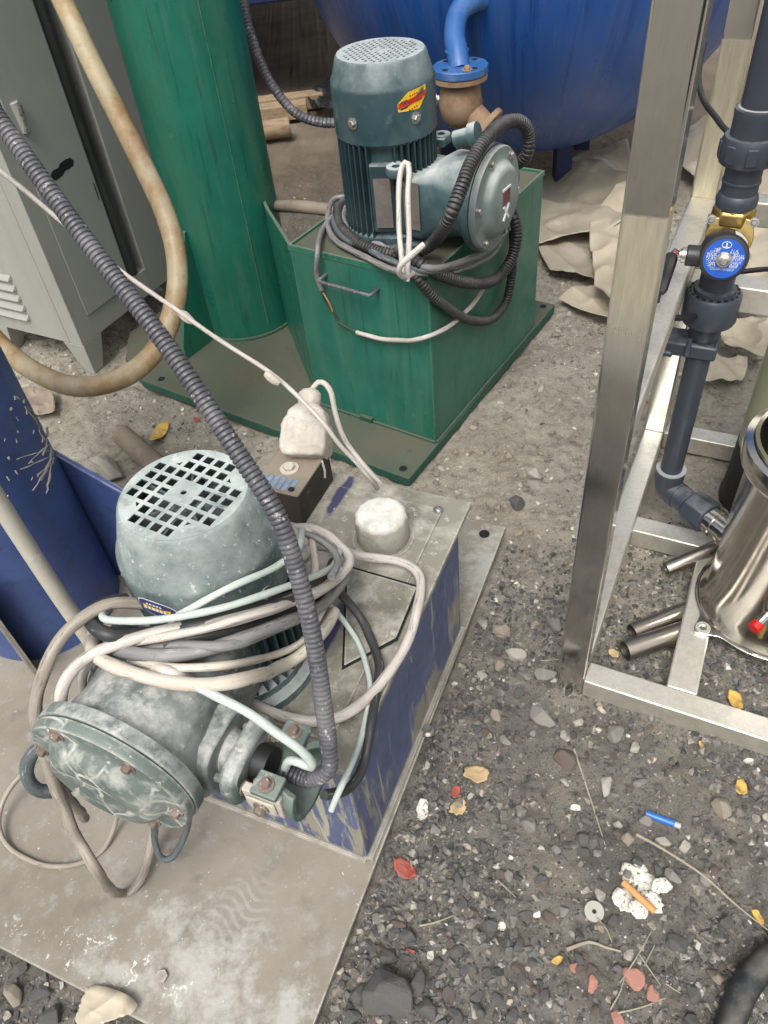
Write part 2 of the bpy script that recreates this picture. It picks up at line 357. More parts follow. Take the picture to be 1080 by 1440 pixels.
M_cab = mat('grey_cabinet_enamel', L(164, 164, 156), .45, vary=.06, vscale=3, bump=.1, layers=((L(146, 146, 138), F_noise(3, .5, .75, .5, sc=(4, 4, .6)), .5), (L(150, 128, 104), F_noise(26, .7, .74, .5), .7), (L(86, 86, 82), F_noise(60, .72, .76, .6), .7)))
M_cabin = mat('grimy_cabinet_channel', L(64, 64, 62), .35, vary=.25, bump=.15, layers=((L(36, 35, 34), F_noise(4, .45, .65, .8, sc=(6, 6, .5)), .4), (L(130, 126, 122), F_noise(12, .66, .8, .5), .7)))  # recess shade put into the dark base; streaks and specks are grime
def steel(name, base=LF(190, 186, 176), rough=.24, stretch=(60, 60, 2), dirt=.5, metal=1.):
    t = NT(name); h = t.noise(18, 3, .6, 0, t.mapped(stretch)); f = t.ramp(t.noise(7, 6, .7), .46, .68, 0, dirt)
    col = t.mix(f, t.mix(t.ramp(h, .3, .7), tuple(c*.86 for c in base[:3])+(1,), base), L(150, 142, 124))
    t.l.new(col, t.bs.inputs['Base Color']); t.bs.inputs['Metallic'].default_value = metal
    t.l.new(t.math('ADD', t.ramp(h, .2, .8, rough-.05, rough+.06), t.math('MULTIPLY', f, .35)), t.bs.inputs['Roughness'])
    n = t.bump(h, .08, .0005); n = t.bump(t.noise(3.5, 2, .5), .12, .01, n); t.l.new(n, t.bs.inputs['Normal']); return t.m
M_ssv = steel('brushed_stainless_post', LF(220, 218, 214), rough=.16, dirt=.3); M_ssh = steel('dulled_stainless_rail', LF(226, 221, 208), .42, (8, 8, 60), .55, .82)
M_reflband = mat('dull_protective_film', L(190, 182, 160), .32, .55, vary=.06, bump=.1, layers=((L(150, 142, 122), F_noise(9, .5, .7, .5, sc=(6, 6, .6)), .5),))  # pale colour for a painted bright reflection on steel
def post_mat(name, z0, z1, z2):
    # bright reflection painted as a pale band between z0 (soft) and z2 (sharp)
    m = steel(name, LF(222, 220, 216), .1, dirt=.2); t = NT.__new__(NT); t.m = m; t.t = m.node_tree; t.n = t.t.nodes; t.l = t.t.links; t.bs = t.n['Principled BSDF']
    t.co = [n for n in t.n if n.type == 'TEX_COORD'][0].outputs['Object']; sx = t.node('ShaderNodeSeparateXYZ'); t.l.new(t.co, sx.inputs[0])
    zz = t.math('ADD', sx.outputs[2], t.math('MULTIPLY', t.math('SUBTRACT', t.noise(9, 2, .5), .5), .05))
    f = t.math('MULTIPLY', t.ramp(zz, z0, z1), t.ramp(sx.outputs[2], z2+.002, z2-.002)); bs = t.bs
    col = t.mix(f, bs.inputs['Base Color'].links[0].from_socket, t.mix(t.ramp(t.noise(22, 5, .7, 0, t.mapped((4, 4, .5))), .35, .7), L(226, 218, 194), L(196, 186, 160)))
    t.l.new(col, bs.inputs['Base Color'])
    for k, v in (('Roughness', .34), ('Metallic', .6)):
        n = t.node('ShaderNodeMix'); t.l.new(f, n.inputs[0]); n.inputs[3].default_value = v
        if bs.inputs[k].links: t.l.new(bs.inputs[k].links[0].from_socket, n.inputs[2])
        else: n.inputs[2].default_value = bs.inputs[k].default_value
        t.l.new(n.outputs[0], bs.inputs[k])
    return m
M_post1 = post_mat('stainless_painted_reflection', SF.ona(845, 545, 0)[2], SF.ona(850, 420, 0)[2], SF.ona(880, 302, 0)[2]); M_post2 = post_mat('stainless_painted_reflection_far', .5, .55, SF.ona(1045, 55, .785)[2])  # both left posts carry a painted bright reflection
M_ssp = steel('polished_stainless', LF(206, 202, 196), .13, (30, 30, 3), .25); M_bolt = mat('zinc_bolt', LF(176, 174, 168), .38, 1, bump=.2, layers=((L(150, 128, 104), F_noise(120, .55, .68, .6), .8),))
M_rustbolt = mat('rusty_bolt', L(124, 108, 98), .8, vary=.3, bump=.5, layers=((PLAST, F_noise(130, .56, .64, .6), .9),))
M_pvc = mat('dark_grey_pvc', L(62, 68, 78), .38, vary=.08, bump=.06, layers=((L(120, 124, 128), F_noise(30, .6, .72, .35), .6), (L(150, 150, 148), F_up(.5, .95, 30, .4, .6, .4), .7)))
M_pvcl = mat('light_pvc_cut', L(176, 178, 178), .6, bump=.1)
M_brass = mat('cast_brass', LF(204, 174, 110), .34, 1, vary=.12, bump=.25)
M_coil = mat('black_coil_resin', L(44, 44, 46), .5, vary=.1, bump=.3); M_lblue = mat('blue_label_print', L(36, 92, 190), .35, vary=.05, bump=0)
M_white = mat('white_print', L(226, 228, 228), .5, vary=.05, bump=0); M_yel = mat('yellow_sticker', L(240, 196, 30), .45, vary=.08, bump=0); M_red = mat('red_print', L(196, 52, 30), .5, vary=.08, bump=0)
M_lnavy = mat('navy_sticker', L(62, 64, 122), .45, vary=.1, bump=0, layers=((L(180, 180, 184), F_noise(90, .66, .72, .6), .8),))
M_frp = mat('olive_frp', L(164, 170, 136), .4, vary=.06, bump=.12, layers=((L(110, 122, 88), F_noise(5, .5, .7, .4), .5),))
def F_drip(scale, lo, hi, amt, zs=.5, off=0):
    def f(t):
        q = t.node('ShaderNodeSeparateXYZ'); t.l.new(t.co, q.inputs[0]); an = t.math('ARCTAN2', t.math('SUBTRACT', q.outputs[1], 3.2), t.math('SUBTRACT', q.outputs[0], .746))
        c = t.node('ShaderNodeCombineXYZ'); t.l.new(t.math('MULTIPLY', an, scale), c.inputs[0]); t.l.new(t.math('MULTIPLY', q.outputs[2], zs*3), c.inputs[1]); c.inputs[2].default_value = off
        return t.ramp(t.noise(1, 5, .62, .25, c.outputs[0]), lo, hi, 0, amt)
    return f
M_btank = mat('blue_frp_gelcoat', L(36, 86, 160), .3, vary=.1, vscale=1.6, bump=.1, bscale=80, layers=(
    (L(84, 104, 140), F_drip(22, .5, .72, .5, .7), .5), (L(20, 44, 96), F_drip(30, .52, .7, .7, .7, 5), .4), (L(140, 150, 164), F_drip(90, .66, .72, .4, .6, 9), .6)))
M_bpipe = mat('blue_pipe_enamel', L(50, 98, 160), .4, vary=.12, bump=.2, layers=((L(124, 144, 176), F_noise(12, .5, .7, .5), .6), (L(130, 112, 90), F_noise(26, .66, .72, .7), .8)))
M_rust = mat('weathered_valve_casting', L(150, 124, 98), .75, vary=.2, bump=.4, layers=((L(116, 82, 54), F_noise(12, .52, .66, .7), .85), (L(172, 154, 130), F_noise(30, .6, .7, .5), .85)))
M_wood = mat('weathered_timber', L(168, 146, 116), .8, vary=.2, bump=.4, layers=((L(122, 100, 76), F_noise(5, .45, .65, .7, sc=(3, 12, 12)), .85),))
M_sack = mat('dusty_plastic_sack', L(168, 158, 140), .5, vary=.12, vscale=5, bump=.3, bscale=90, layers=((L(140, 126, 108), F_noise(5, .5, .68, .7), .8), (L(206, 200, 186), F_noise(10, .56, .7, .6), .6)))
M_sackL = mat('pale_paper_sack', L(188, 176, 154), .6, vary=.1, bump=.25, layers=((L(178, 164, 140), F_noise(7, .52, .66, .6), .8),))
M_bluemetal = mat('dark_blue_machine_paint', L(28, 40, 84), .5, vary=.2); M_plaster = mat('plaster_splashed', L(194, 186, 172), .85, vary=.1, bump=.6, bscale=120, layers=((L(150, 130, 118), F_noise(26, .58, .68, .7), .85), (L(224, 218, 206), F_noise(16, .5, .64, .6), .9)))
M_capm = mat('chalky_cap', L(176, 172, 158), .8, vary=.12, bump=.6, bscale=150, layers=((L(120, 118, 104), F_noise(14, .5, .64, .7), .85), (L(228, 226, 218), F_up(.3, .9, 26, .36, .56, .95, .3), .9)))
M_block = mat('grimy_block', L(52, 44, 38), .7, vary=.25, bump=.4, layers=((L(150, 138, 120), F_up(.4, .9, 14, .3, .55, .95, .5), .9), (L(170, 160, 140), F_noise(50, .66, .7, .8), .9)))
M_pipecream = mat('cream_plastic_pipe', L(196, 190, 176), .6, vary=.06, bump=.25, layers=((L(164, 156, 138), F_noise(9, .5, .68, .7), .8), (L(226, 222, 212), F_noise(24, .62, .7, .6), .8)))
M_redcap = mat('red_plastic_cap', L(200, 30, 26), .35, bump=0); M_plate = mat('worn_nameplate', L(150, 144, 136), .45, .6, vary=.2, bump=.3, layers=((L(104, 84, 76), F_noise(22, .46, .62, .8), .8), (L(190, 186, 176), F_noise(50, .6, .7, .5), .8)))
M_dtube = mat('dirt_caked_tube', L(146, 132, 116), .9, vary=.15, bump=.5, layers=((L(112, 98, 84), F_noise(14, .5, .66, .7), .95),))
M_offcut = steel('tarnished_steel_offcut', LF(176, 168, 158), .28, (6, 40, 40), .7)

# ================================================================== GROUND
LAT = {}
def vnoise(x, y, f, seed):
    if seed not in LAT: LAT[seed] = np.random.default_rng(seed).random((256, 256))
    g = LAT[seed]; X = x*f+1000; Y = y*f+1000
    i = np.floor(X).astype(int); j = np.floor(Y).astype(int); u = X-i; v = Y-j; u = u*u*(3-2*u); v = v*v*(3-2*v)
    G = lambda a, b: g[a % 256, b % 256]
    return (G(i, j)*(1-u)+G(i+1, j)*u)*(1-v)+(G(i, j+1)*(1-u)+G(i+1, j+1)*u)*v-.5
def in_unit(x, y, m=0.):
    """true under the two steel base plates"""
    def loc(F): return (x-F.O[0])*F.b[0]+(y-F.O[1])*F.b[1], (x-F.O[0])*F.a[0]+(y-F.O[1])*F.a[1]
    b, a = loc(BF); q = (b < .022+m) & (b > -1.12-m) & (a > -.345-m) & (a < .82+m)
    b, a = loc(GF); return q | ((b < .012+m) & (b > -1.2-m) & (a > -.16-m) & (a < .765+m))
def gheight(x, y):
    h = .022*vnoise(x, y, 1.3, 1)+.014*vnoise(x, y, 4, 2)+.012*vnoise(x, y, 11, 3)+.010*vnoise(x, y, 29, 4)+.009*vnoise(x, y, 66, 5)
    return h-.004
geo = np.cumsum(.008*1.16**np.arange(1, 48)); geo = geo[geo < 70]
xs = np.r_[-1.3-geo[::-1], np.linspace(-1.3, 1.9, 420), 1.9+geo]; ys = np.r_[.05-geo[::-1][-30:], np.linspace(.05, 3.6, 480), 3.6+geo]
XX, YY = np.meshgrid(xs, ys, indexing='ij'); HH = gheight(XX, YY)
HH = np.where(in_unit(XX, YY, -.01), np.minimum(HH, -.004)-.006, HH)
fl = in_unit(XX, YY, .02); HH = np.where(fl & ~in_unit(XX, YY, -.01), np.minimum(HH, .004), HH)
nx, ny = XX.shape; idx = np.arange(nx*ny).reshape(nx, ny)
V = np.stack([XX, YY, HH], -1).reshape(-1, 3); Fq = np.stack([idx[:-1, :-1], idx[1:, :-1], idx[1:, 1:], idx[:-1, 1:]], -1).reshape(-1, 4)
me = bpy.data.meshes.new('ground'); me.from_pydata(V.tolist(), [], Fq.tolist()); me.update(); me.shade_smooth()
t = NT('dirt_and_slag'); sx = t.node('ShaderNodeSeparateXYZ'); t.l.new(t.co, sx.inputs[0])
yy = t.math('ADD', sx.outputs[1], t.math('MULTIPLY', t.math('SUBTRACT', t.noise(2.6, 5, .65), .5), 1.1))
dark = t.ramp(yy, 1.22, .72)
dirt = t.mix(t.ramp(t.noise(5, 8, .7), .3, .7), L(170, 160, 143), L(220, 211, 194))
dirt = t.mix(t.ramp(t.noise(24, 8, .8), .54, .62, 0, .75), dirt, L(108, 99, 88)); dirt = t.mix(t.ramp(t.noise(46, 6, .75), .5, .66, 0, .75), dirt, L(150, 141, 127)); dirt = t.mix(t.ramp(t.noise(150, 4, .7), .56, .68, 0, .8), dirt, L(234, 228, 214))
slag = t.mix(t.ramp(t.noise(8, 8, .7), .35, .65), L(122, 118, 111), L(164, 157, 146)); slag = t.mix(t.ramp(t.noise(70, 5, .75), .52, .66, 0, .8), slag, L(64, 62, 60))
slag = t.mix(t.ramp(t.noise(7, 8, .75), .52, .66, 0, .8), slag, L(168, 157, 141)); slag = t.mix(t.ramp(t.noise(19, 6, .7), .58, .7, 0, .7), slag, L(148, 140, 128)); slag = t.mix(t.ramp(t.noise(190, 3, .7), .62, .7, 0, .8), slag, L(150, 146, 138))
far = t.mix(t.ramp(sx.outputs[1], 2.7, 3.3), t.mix(dark, dirt, slag), t.mix(t.ramp(t.noise(4, 6), .3, .7), L(136, 122, 106), L(172, 156, 136)))
t.l.new(far, t.bs.inputs['Base Color']); t.bs.inputs['Roughness'].default_value = .95; t.bs.inputs['Specular IOR Level'].default_value = .2
nb = t.bump(t.noise(90, 8, .8), 1., .012); nb = t.bump(t.noise(380, 4, .75), .9, .004, nb); t.l.new(nb, t.bs.inputs['Normal'])
me.materials.append(t.m); ground = bpy.data.objects.new('ground', me); COL.objects.link(ground); tag(ground, None, kind='structure')

# ------------------------------------------------------------------ crushed stone: 40 hulls
def hull(seed, flat=.6, npt=16):
    g = np.random.default_rng(seed); P = g.normal(size=(npt, 3)); P /= np.linalg.norm(P, axis=1)[:, None]
    P *= g.uniform(.75, 1.1, (npt, 1)); P *= np.array([1, g.uniform(.6, .95), flat*g.uniform(.7, 1.2)])
    bm = bmesh.new(); vs = [bm.verts.new(p) for p in P]; r = bmesh.ops.convex_hull(bm, input=vs)
    bmesh.ops.delete(bm, geom=[e for e in r['geom_unused'] if isinstance(e, bmesh.types.BMVert)], context='VERTS')
    bmesh.ops.triangulate(bm, faces=bm.faces[:]); bm.verts.ensure_lookup_table()
    bm.verts.index_update(); v = np.array([q.co[:] for q in bm.verts]); f = np.array([[q.index for q in x.verts] for x in bm.faces]); bm.free(); return v, f
HULLS = [hull(i, .45+.35*random.random(), 11) for i in range(24)]
def stone_mat(name):
    t = NT(name); at = t.node('ShaderNodeAttribute', attribute_name='Col'); c = at.outputs['Color']
    d = t.mix(t.ramp(t.noise(90, 5, .7), .35, .65), (.5, .5, .5, 1), (1.2, 1.2, 1.2, 1)); n = t.node('ShaderNodeMix', data_type='RGBA', blend_type='MULTIPLY'); n.inputs[0].default_value = 1
    t.l.new(c, n.inputs[6]); t.l.new(d, n.inputs[7]); t.l.new(n.outputs[2], t.bs.inputs['Base Color']); t.bs.inputs['Roughness'].default_value = .85
    t.l.new(t.bump(t.noise(260, 4, .7), .5, .002), t.bs.inputs['Normal']); return t.m
def gravel(name, N, box, smin, smax, pw, palette, wts, dens, seed, lift=.2):
    g = np.random.default_rng(seed); P = []
    x = g.uniform(box[0], box[1], N); y = g.uniform(box[2], box[3], N)
    keep = (g.random(N) < dens(x, y)) & ~in_unit(x, y, .004); x, y = x[keep], y[keep]; n = len(x)
    s = smin+(smax-smin)*g.random(n)**pw; z = gheight(x, y); Vs = []; Fs = []; Cs = []; off = 0
    pal = np.array(palette)[g.choice(len(palette), n, p=np.array(wts)/sum(wts))][:, :3]*g.uniform(.75, 1.3, (n, 1))
    for i in range(n):
        v, f = HULLS[g.integers(len(HULLS))]; a = g.uniform(0, 6.28); ca, sa = math.cos(a), math.sin(a); q = v*s[i]
        tl = g.normal(0, .35); q = np.stack([q[:, 0], q[:, 1]*math.cos(tl)-q[:, 2]*math.sin(tl), q[:, 1]*math.sin(tl)+q[:, 2]*math.cos(tl)], 1)
        q = np.stack([q[:, 0]*ca-q[:, 1]*sa+x[i], q[:, 0]*sa+q[:, 1]*ca+y[i], q[:, 2]+z[i]+lift*s[i]], 1)
        Vs.append(q); Fs.append(f+off); Cs.append(np.repeat(pal[i][None], len(v), 0)); off += len(v)
    V = np.concatenate(Vs); F = np.concatenate(Fs); Cc = np.c_[np.concatenate(Cs), np.ones(off)]
    me = bpy.data.meshes.new(name); me.from_pydata(V.tolist(), [], F.tolist()); me.update()
    ca = me.color_attributes.new('Col', 'FLOAT_COLOR', 'POINT'); ca.data.foreach_set('color', Cc.astype(np.float32).ravel())
    me.materials.append(STM); o = bpy.data.objects.new(name, me); COL.objects.link(o); return o
STM = stone_mat('crushed_stone')
DK = [L(102, 100, 96), L(118, 114, 108), L(80, 79, 77), L(136, 128, 117), L(160, 151, 137), L(186, 182, 172), L(126, 116, 108)]
LT = [L(178, 168, 152), L(200, 192, 176), L(154, 144, 130), L(124, 118, 110), L(226, 220, 208)]
sm = lambda v, a, b: np.clip((v-a)/(b-a), 0, 1)
clump = lambda x, y: np.clip(.5+1.6*vnoise(x, y, 4.5, 11)+.8*vnoise(x, y, 13, 12), .05, 1)
near = lambda x, y: 1-sm(y+.35*vnoise(x, y, 2, 13), .86, 1.22)
g1 = gravel('gravel', 66000, (-.75, 1.15, .1, 1.7), .0028, .0115, 1.9, DK, [6, 5, 4, 3, 1.6, .8, .6], lambda x, y: near(x, y)*clump(x, y), 21, .02)
tag(g1, 'dark crushed slag gravel strewn over the ground beside the blue unit', 'gravel', kind='stuff')
g2 = gravel('pebble_grit', 30000, (-1.2, 1.9, 1.0, 3.4), .0022, .0095, 3, LT, [4, 2.5, 3, 2.5, .9], lambda x, y: (1-.7*near(x, y))*clump(x, y)*.75, 22, .1)
tag(g2, 'small pale pebbles and grit pressed into the brown dirt', 'gravel', kind='stuff')
g4 = gravel('half_buried_stones', 9000, (-1.2, 1.9, .9, 3.2), .004, .017, 2.6, [L(180, 172, 158), L(200, 192, 178), L(156, 148, 136), L(130, 124, 116), L(218, 212, 200)], [4, 3, 3, 2, .7], lambda x, y: (1-.6*near(x, y))*clump(x, y)*.6, 24, -.18)
tag(g4, 'dusty stones half buried in the brown dirt', 'gravel', kind='stuff')
g3 = gravel('slag_grit', 42000, (-.75, 1.15, .1, 1.6), .0012, .0034, 1.5, DK, [5, 5, 4, 3, 2, 1.6, .8], lambda x, y: near(x, y), 23, .1)
tag(g3, 'fine dark slag grit between the gravel stones', 'gravel', kind='stuff')

# individual stones, from where they lie in the photograph (x, y, length in photo px, tone)
ROCKM = {k: mat('stone_'+k, c, .85, vary=.22, vscale=30, bump=.6, bscale=120, layers=((tuple(q*1.5 for q in c[:3])+(1,), F_noise(40, .56, .68, .6), .9),)) for k, c in
         dict(dark=L(94, 92, 89), grey=L(138, 134, 126), pale=L(176, 170, 158), tan=L(152, 141, 124), brown=L(104, 92, 84), brick=L(186, 134, 118)).items()}
RH = []
for i in range(14):
    v, f = hull(100+i, .5+.25*random.random(), 20)
    me = bpy.data.meshes.new('stone'); bm = bmesh.new(); vs = [bm.verts.new(p) for p in v]
    for q in f:
        try: bm.faces.new([vs[k] for k in q])
        except ValueError: pass
    bmesh.ops.recalc_face_normals(bm, faces=bm.faces[:]); bmesh.ops.dissolve_limit(bm, angle_limit=.22, verts=bm.verts[:], edges=bm.edges[:])
    bmesh.ops.bevel(bm, geom=bm.edges[:], offset=.05, segments=1, affect='EDGES'); bmesh.ops.triangulate(bm, faces=bm.faces[:]); bm.to_mesh(me); bm.free(); RH.append(me)
RHM = {}
LANDM = [((527, 1225), 'off the tank corner of the dusty base plate'), ((440, 1440), 'beside the front corner of the dusty base plate'), ((650, 950), 'along the right edge of the dusty base plate'), ((890, 1255), 'round the flaking white paint patch'), ((830, 1120), 'beside the long pale straw'), ((932, 1156), 'near the blue plastic tube'), ((1050, 1390), 'beside the thick black hose'), ((890, 1385), 'among the brick fragments and straws'), ((1000, 1090), 'below the stainless front rail'), ((795, 980), 'at the foot of the tall stainless post'), ((700, 1200), 'on the open gravel right of the red scrap'), ((900, 900), 'inside the stainless frame'), ((40, 1400), 'off the far end of the plate front edge'), ((650, 1390), 'among the coal-dark blocks'), ((640, 600), 'along the green base plate edge'), ((790, 620), 'on the bare dirt beside the tall stainless post'), ((740, 790), 'on the bare dirt behind the bored plate corner'), ((720, 500), 'on the bare dirt near the crumpled sacks')]
TONE = dict(dark='dark slag', grey='grey', pale='pale', tan='tan', brown='brown', brick='brick red')
def autolabel(x, y, px, tone):
    q = min(LANDM, key=lambda l: (l[0][0]-x)**2+(l[0][1]-y)**2)[1]
    return ('tiny ' if px < 15 else 'small ' if px < 21 else 'middling ' if px < 30 else 'large ')+TONE[tone]+' stone '+q
def stone(x, y, px, tone, label, group=None, flat=1., hi=0, world=None, rot=None, asp=1.):
    P = Z(x, y, 0) if world is None else np.array(world); P[2] = gheight(P[0], P[1]); s = px/FPX*depth(P)/2 if world is None else px
    i = random.randrange(14); key = (i, tone)
    if group: label = autolabel(x, y, px, tone)
    if key not in RHM:
        m = RH[i].copy(); m.materials.append(ROCKM[tone]); m.name = 'stone_mesh'; RHM[key] = m
    o = bpy.data.objects.new('stone', RHM[key]); COL.objects.link(o); o.location = (P[0], P[1], P[2]+s*.28*flat+hi)
    o.scale = (s, s*asp, s*flat); o.rotation_euler = (random.uniform(-.15, .15), random.uniform(-.15, .15), random.uniform(0, 6.28) if rot is None else rot); return tag(o, label, 'stone', group)
for (x, y, px, tn, lb) in [
    (748, 668, 38, 'pale', 'flat pale grey angular stone on bare dirt beside the green base plate'),
    (728, 711, 32, 'dark', 'dark grey stone on the dirt just behind the blue unit\'s bored plate corner'),
    (763, 1014, 50, 'grey', 'broad grey slab-like stone beside the foot of the tall stainless post'),
    (793, 1074, 50, 'brown', 'large reddish brown stone on gravel near the long straw'),
    (545, 1404, 84, 'dark', 'largest dark block of stone against the corner of the dusty base plate'),
    (1013, 1139, 34, 'tan', 'lumpy tan stone below the stainless rail near the yellow leaf'),
    (945, 1236, 32, 'grey', 'light grey faceted stone touching the flaking white patch'),
    (930, 1187, 30, 'pale', 'whitish quartz-like stone below the blue plastic tube'),
    (863, 1037, 38, 'grey', 'flat grey stone in front of the stainless front rail'),
    (852, 1108, 34, 'pale', 'pale thin flake of stone beside the top of the long straw'),
    (150, 665, 68, 'pale', 'pale block of broken stone behind the blue column gusset'),
    (20, 1402, 44, 'tan', 'tan rounded stone in the gravel off the base plate\'s front edge'),
    (666, 1421, 26, 'pale', 'small cream stone among the coal-dark stones'),
    (726, 924, 34, 'pale', 'pale speckled stone in the small cluster beside the base plate edge')]:
    stone(x, y, px, tn, lb, asp=.95)
for (x, y, px, tn) in [(731, 747, 20, 'tan'), (680, 880, 22, 'pale'), (705, 889, 30, 'tan'), (689, 932, 20, 'grey'), (702, 936, 24, 'tan'), (678, 952, 22, 'pale'), (737, 954, 26, 'grey'), (767, 952, 38, 'grey'),
    (781, 882, 26, 'grey'), (813, 1015, 18, 'pale'), (793, 1037, 16, 'pale'), (893, 1054, 22, 'pale'), (711, 1043, 22, 'grey'), (697, 1006, 24, 'tan'), (793, 1104, 18, 'pale'), (900, 1102, 22, 'grey'), (742, 1166, 32, 'grey'),
    (645, 1131, 26, 'tan'), (962, 1193, 22, 'pale'), (988, 1240, 24, 'grey'), (793, 1284, 20, 'grey'), (844, 1260, 22, 'pale'), (846, 1306, 20, 'tan'), (1007, 1376, 22, 'tan'), (880, 1180, 26, 'tan'), (868, 1160, 18, 'pale')]:
    stone(x, y, px, tn, 'small pale or tan stone lying singly among the dark gravel', 'loose stones on the ground')
for (x, y, px, tn) in [(730, 976, 22, 'dark'), (704, 962, 20, 'dark'), (551, 1311, 26, 'dark'), (575, 1313, 32, 'dark'), (586, 1384, 44, 'dark'), (546, 1346, 30, 'dark'), (642, 1335, 28, 'dark'), (731, 1333, 24, 'dark'), (728, 1362, 26, 'brown'),
    (750, 1354, 20, 'dark'), (613, 1362, 24, 'dark'), (699, 1405, 22, 'dark'), (672, 1402, 24, 'dark'), (951, 1330, 40, 'dark'), (600, 1420, 34, 'dark'), (630, 1395, 26, 'dark'), (520, 1330, 26, 'dark'), (530, 1290, 22, 'grey'), (640, 1428, 30, 'dark'), (505, 1400, 30, 'dark'), (495, 1430, 30, 'dark'),
    (690, 1300, 24, 'dark'), (760, 1240, 22, 'dark'), (705, 1230, 22, 'brown'), (650, 1270, 24, 'dark'), (820, 1200, 24, 'dark'), (60, 1400, 34, 'dark'), (30, 1365, 28, 'dark'), (70, 1430, 36, 'dark'), (720, 1430, 26, 'dark'), (770, 1400, 24, 'dark'), (680, 1190, 22, 'dark'), (1020, 1300, 26, 'dark'), (975, 1400, 30, 'dark'), (740, 1290, 24, 'dark')]:
    stone(x, y, px, tn, 'dark slag stone lying in the gravel bed', 'loose stones on the ground')
gg = np.random.default_rng(5); k = 0
while k < 120:
    x, y = gg.uniform(480, 1080), 1440-560*gg.random()**1.4
    P = Z(x, y, 0)
    if in_unit(P[0], P[1], .012): continue
    b = (P-SF.O) @ SF.b; a = (P-SF.O) @ SF.a
    if -.06 < b and -.01 < a < .06: continue
    stone(x, y, gg.uniform(11, 24), gg.choice(['dark', 'dark', 'dark', 'grey', 'brown']), 'dark slag stone lying in the gravel bed', 'loose stones on the ground'); k += 1
k = 0
while k < 40:
    x, y = gg.uniform(610, 860), gg.uniform(440, 850); P = Z(x, y, 0)
    if in_unit(P[0], P[1], .03): continue
    stone(x, y, gg.uniform(8, 17), gg.choice(['tan', 'grey', 'pale', 'tan']), 'small dusty stone on the bare dirt between the green unit and the stainless post', 'loose stones on the ground'); k += 1

# ================================================================== MOTORS (shared builder)
def bolt_mb(M, r=.006, h=.006, washer=True):
    m = MB()
    if washer: m.lathe([(r*1.55, 0), (r*1.55, h*.25)], M, 16)
    m.lathe([(r, h*.2), (r, h*.9), (r*.8, h*1.1)], M, 6); return m
def grille(holes, R, M, z, thick):
    """disc with punched holes"""
    bm = bmesh.new(); ed = []
    def loop(p):
        vs = [bm.verts.new(q) for q in p]
        for i in range(len(vs)): ed.append(bm.edges.new((vs[i], vs[(i+1) % len(vs)])))
    loop([(R*math.cos(2*math.pi*i/48), R*math.sin(2*math.pi*i/48), z) for i in range(48)])
    for h in holes: loop([(x, y, z) for x, y in h])
    bmesh.ops.triangle_fill(bm, use_beauty=True, use_dissolve=False, edges=ed)
    bmesh.ops.recalc_face_normals(bm, faces=bm.faces[:])
    if sum(f.normal.z for f in bm.faces) < 0: bmesh.ops.reverse_faces(bm, faces=bm.faces[:])
    mb = MB(); bm.verts.index_update(); top = [tuple(v.co) for v in bm.verts]; n = len(top)
    F = [tuple(v.index for v in f.verts) for f in bm.faces]; F2 = [tuple(reversed([i+n for i in f])) for f in F]
    S = [(e.verts[1].index, e.verts[0].index, e.verts[0].index+n, e.verts[1].index+n) for e in bm.edges if len(e.link_faces) == 1]
    mb.add(top+[(x, y, q-thick) for x, y, q in top], F+F2+S, M); bm.free(); return mb
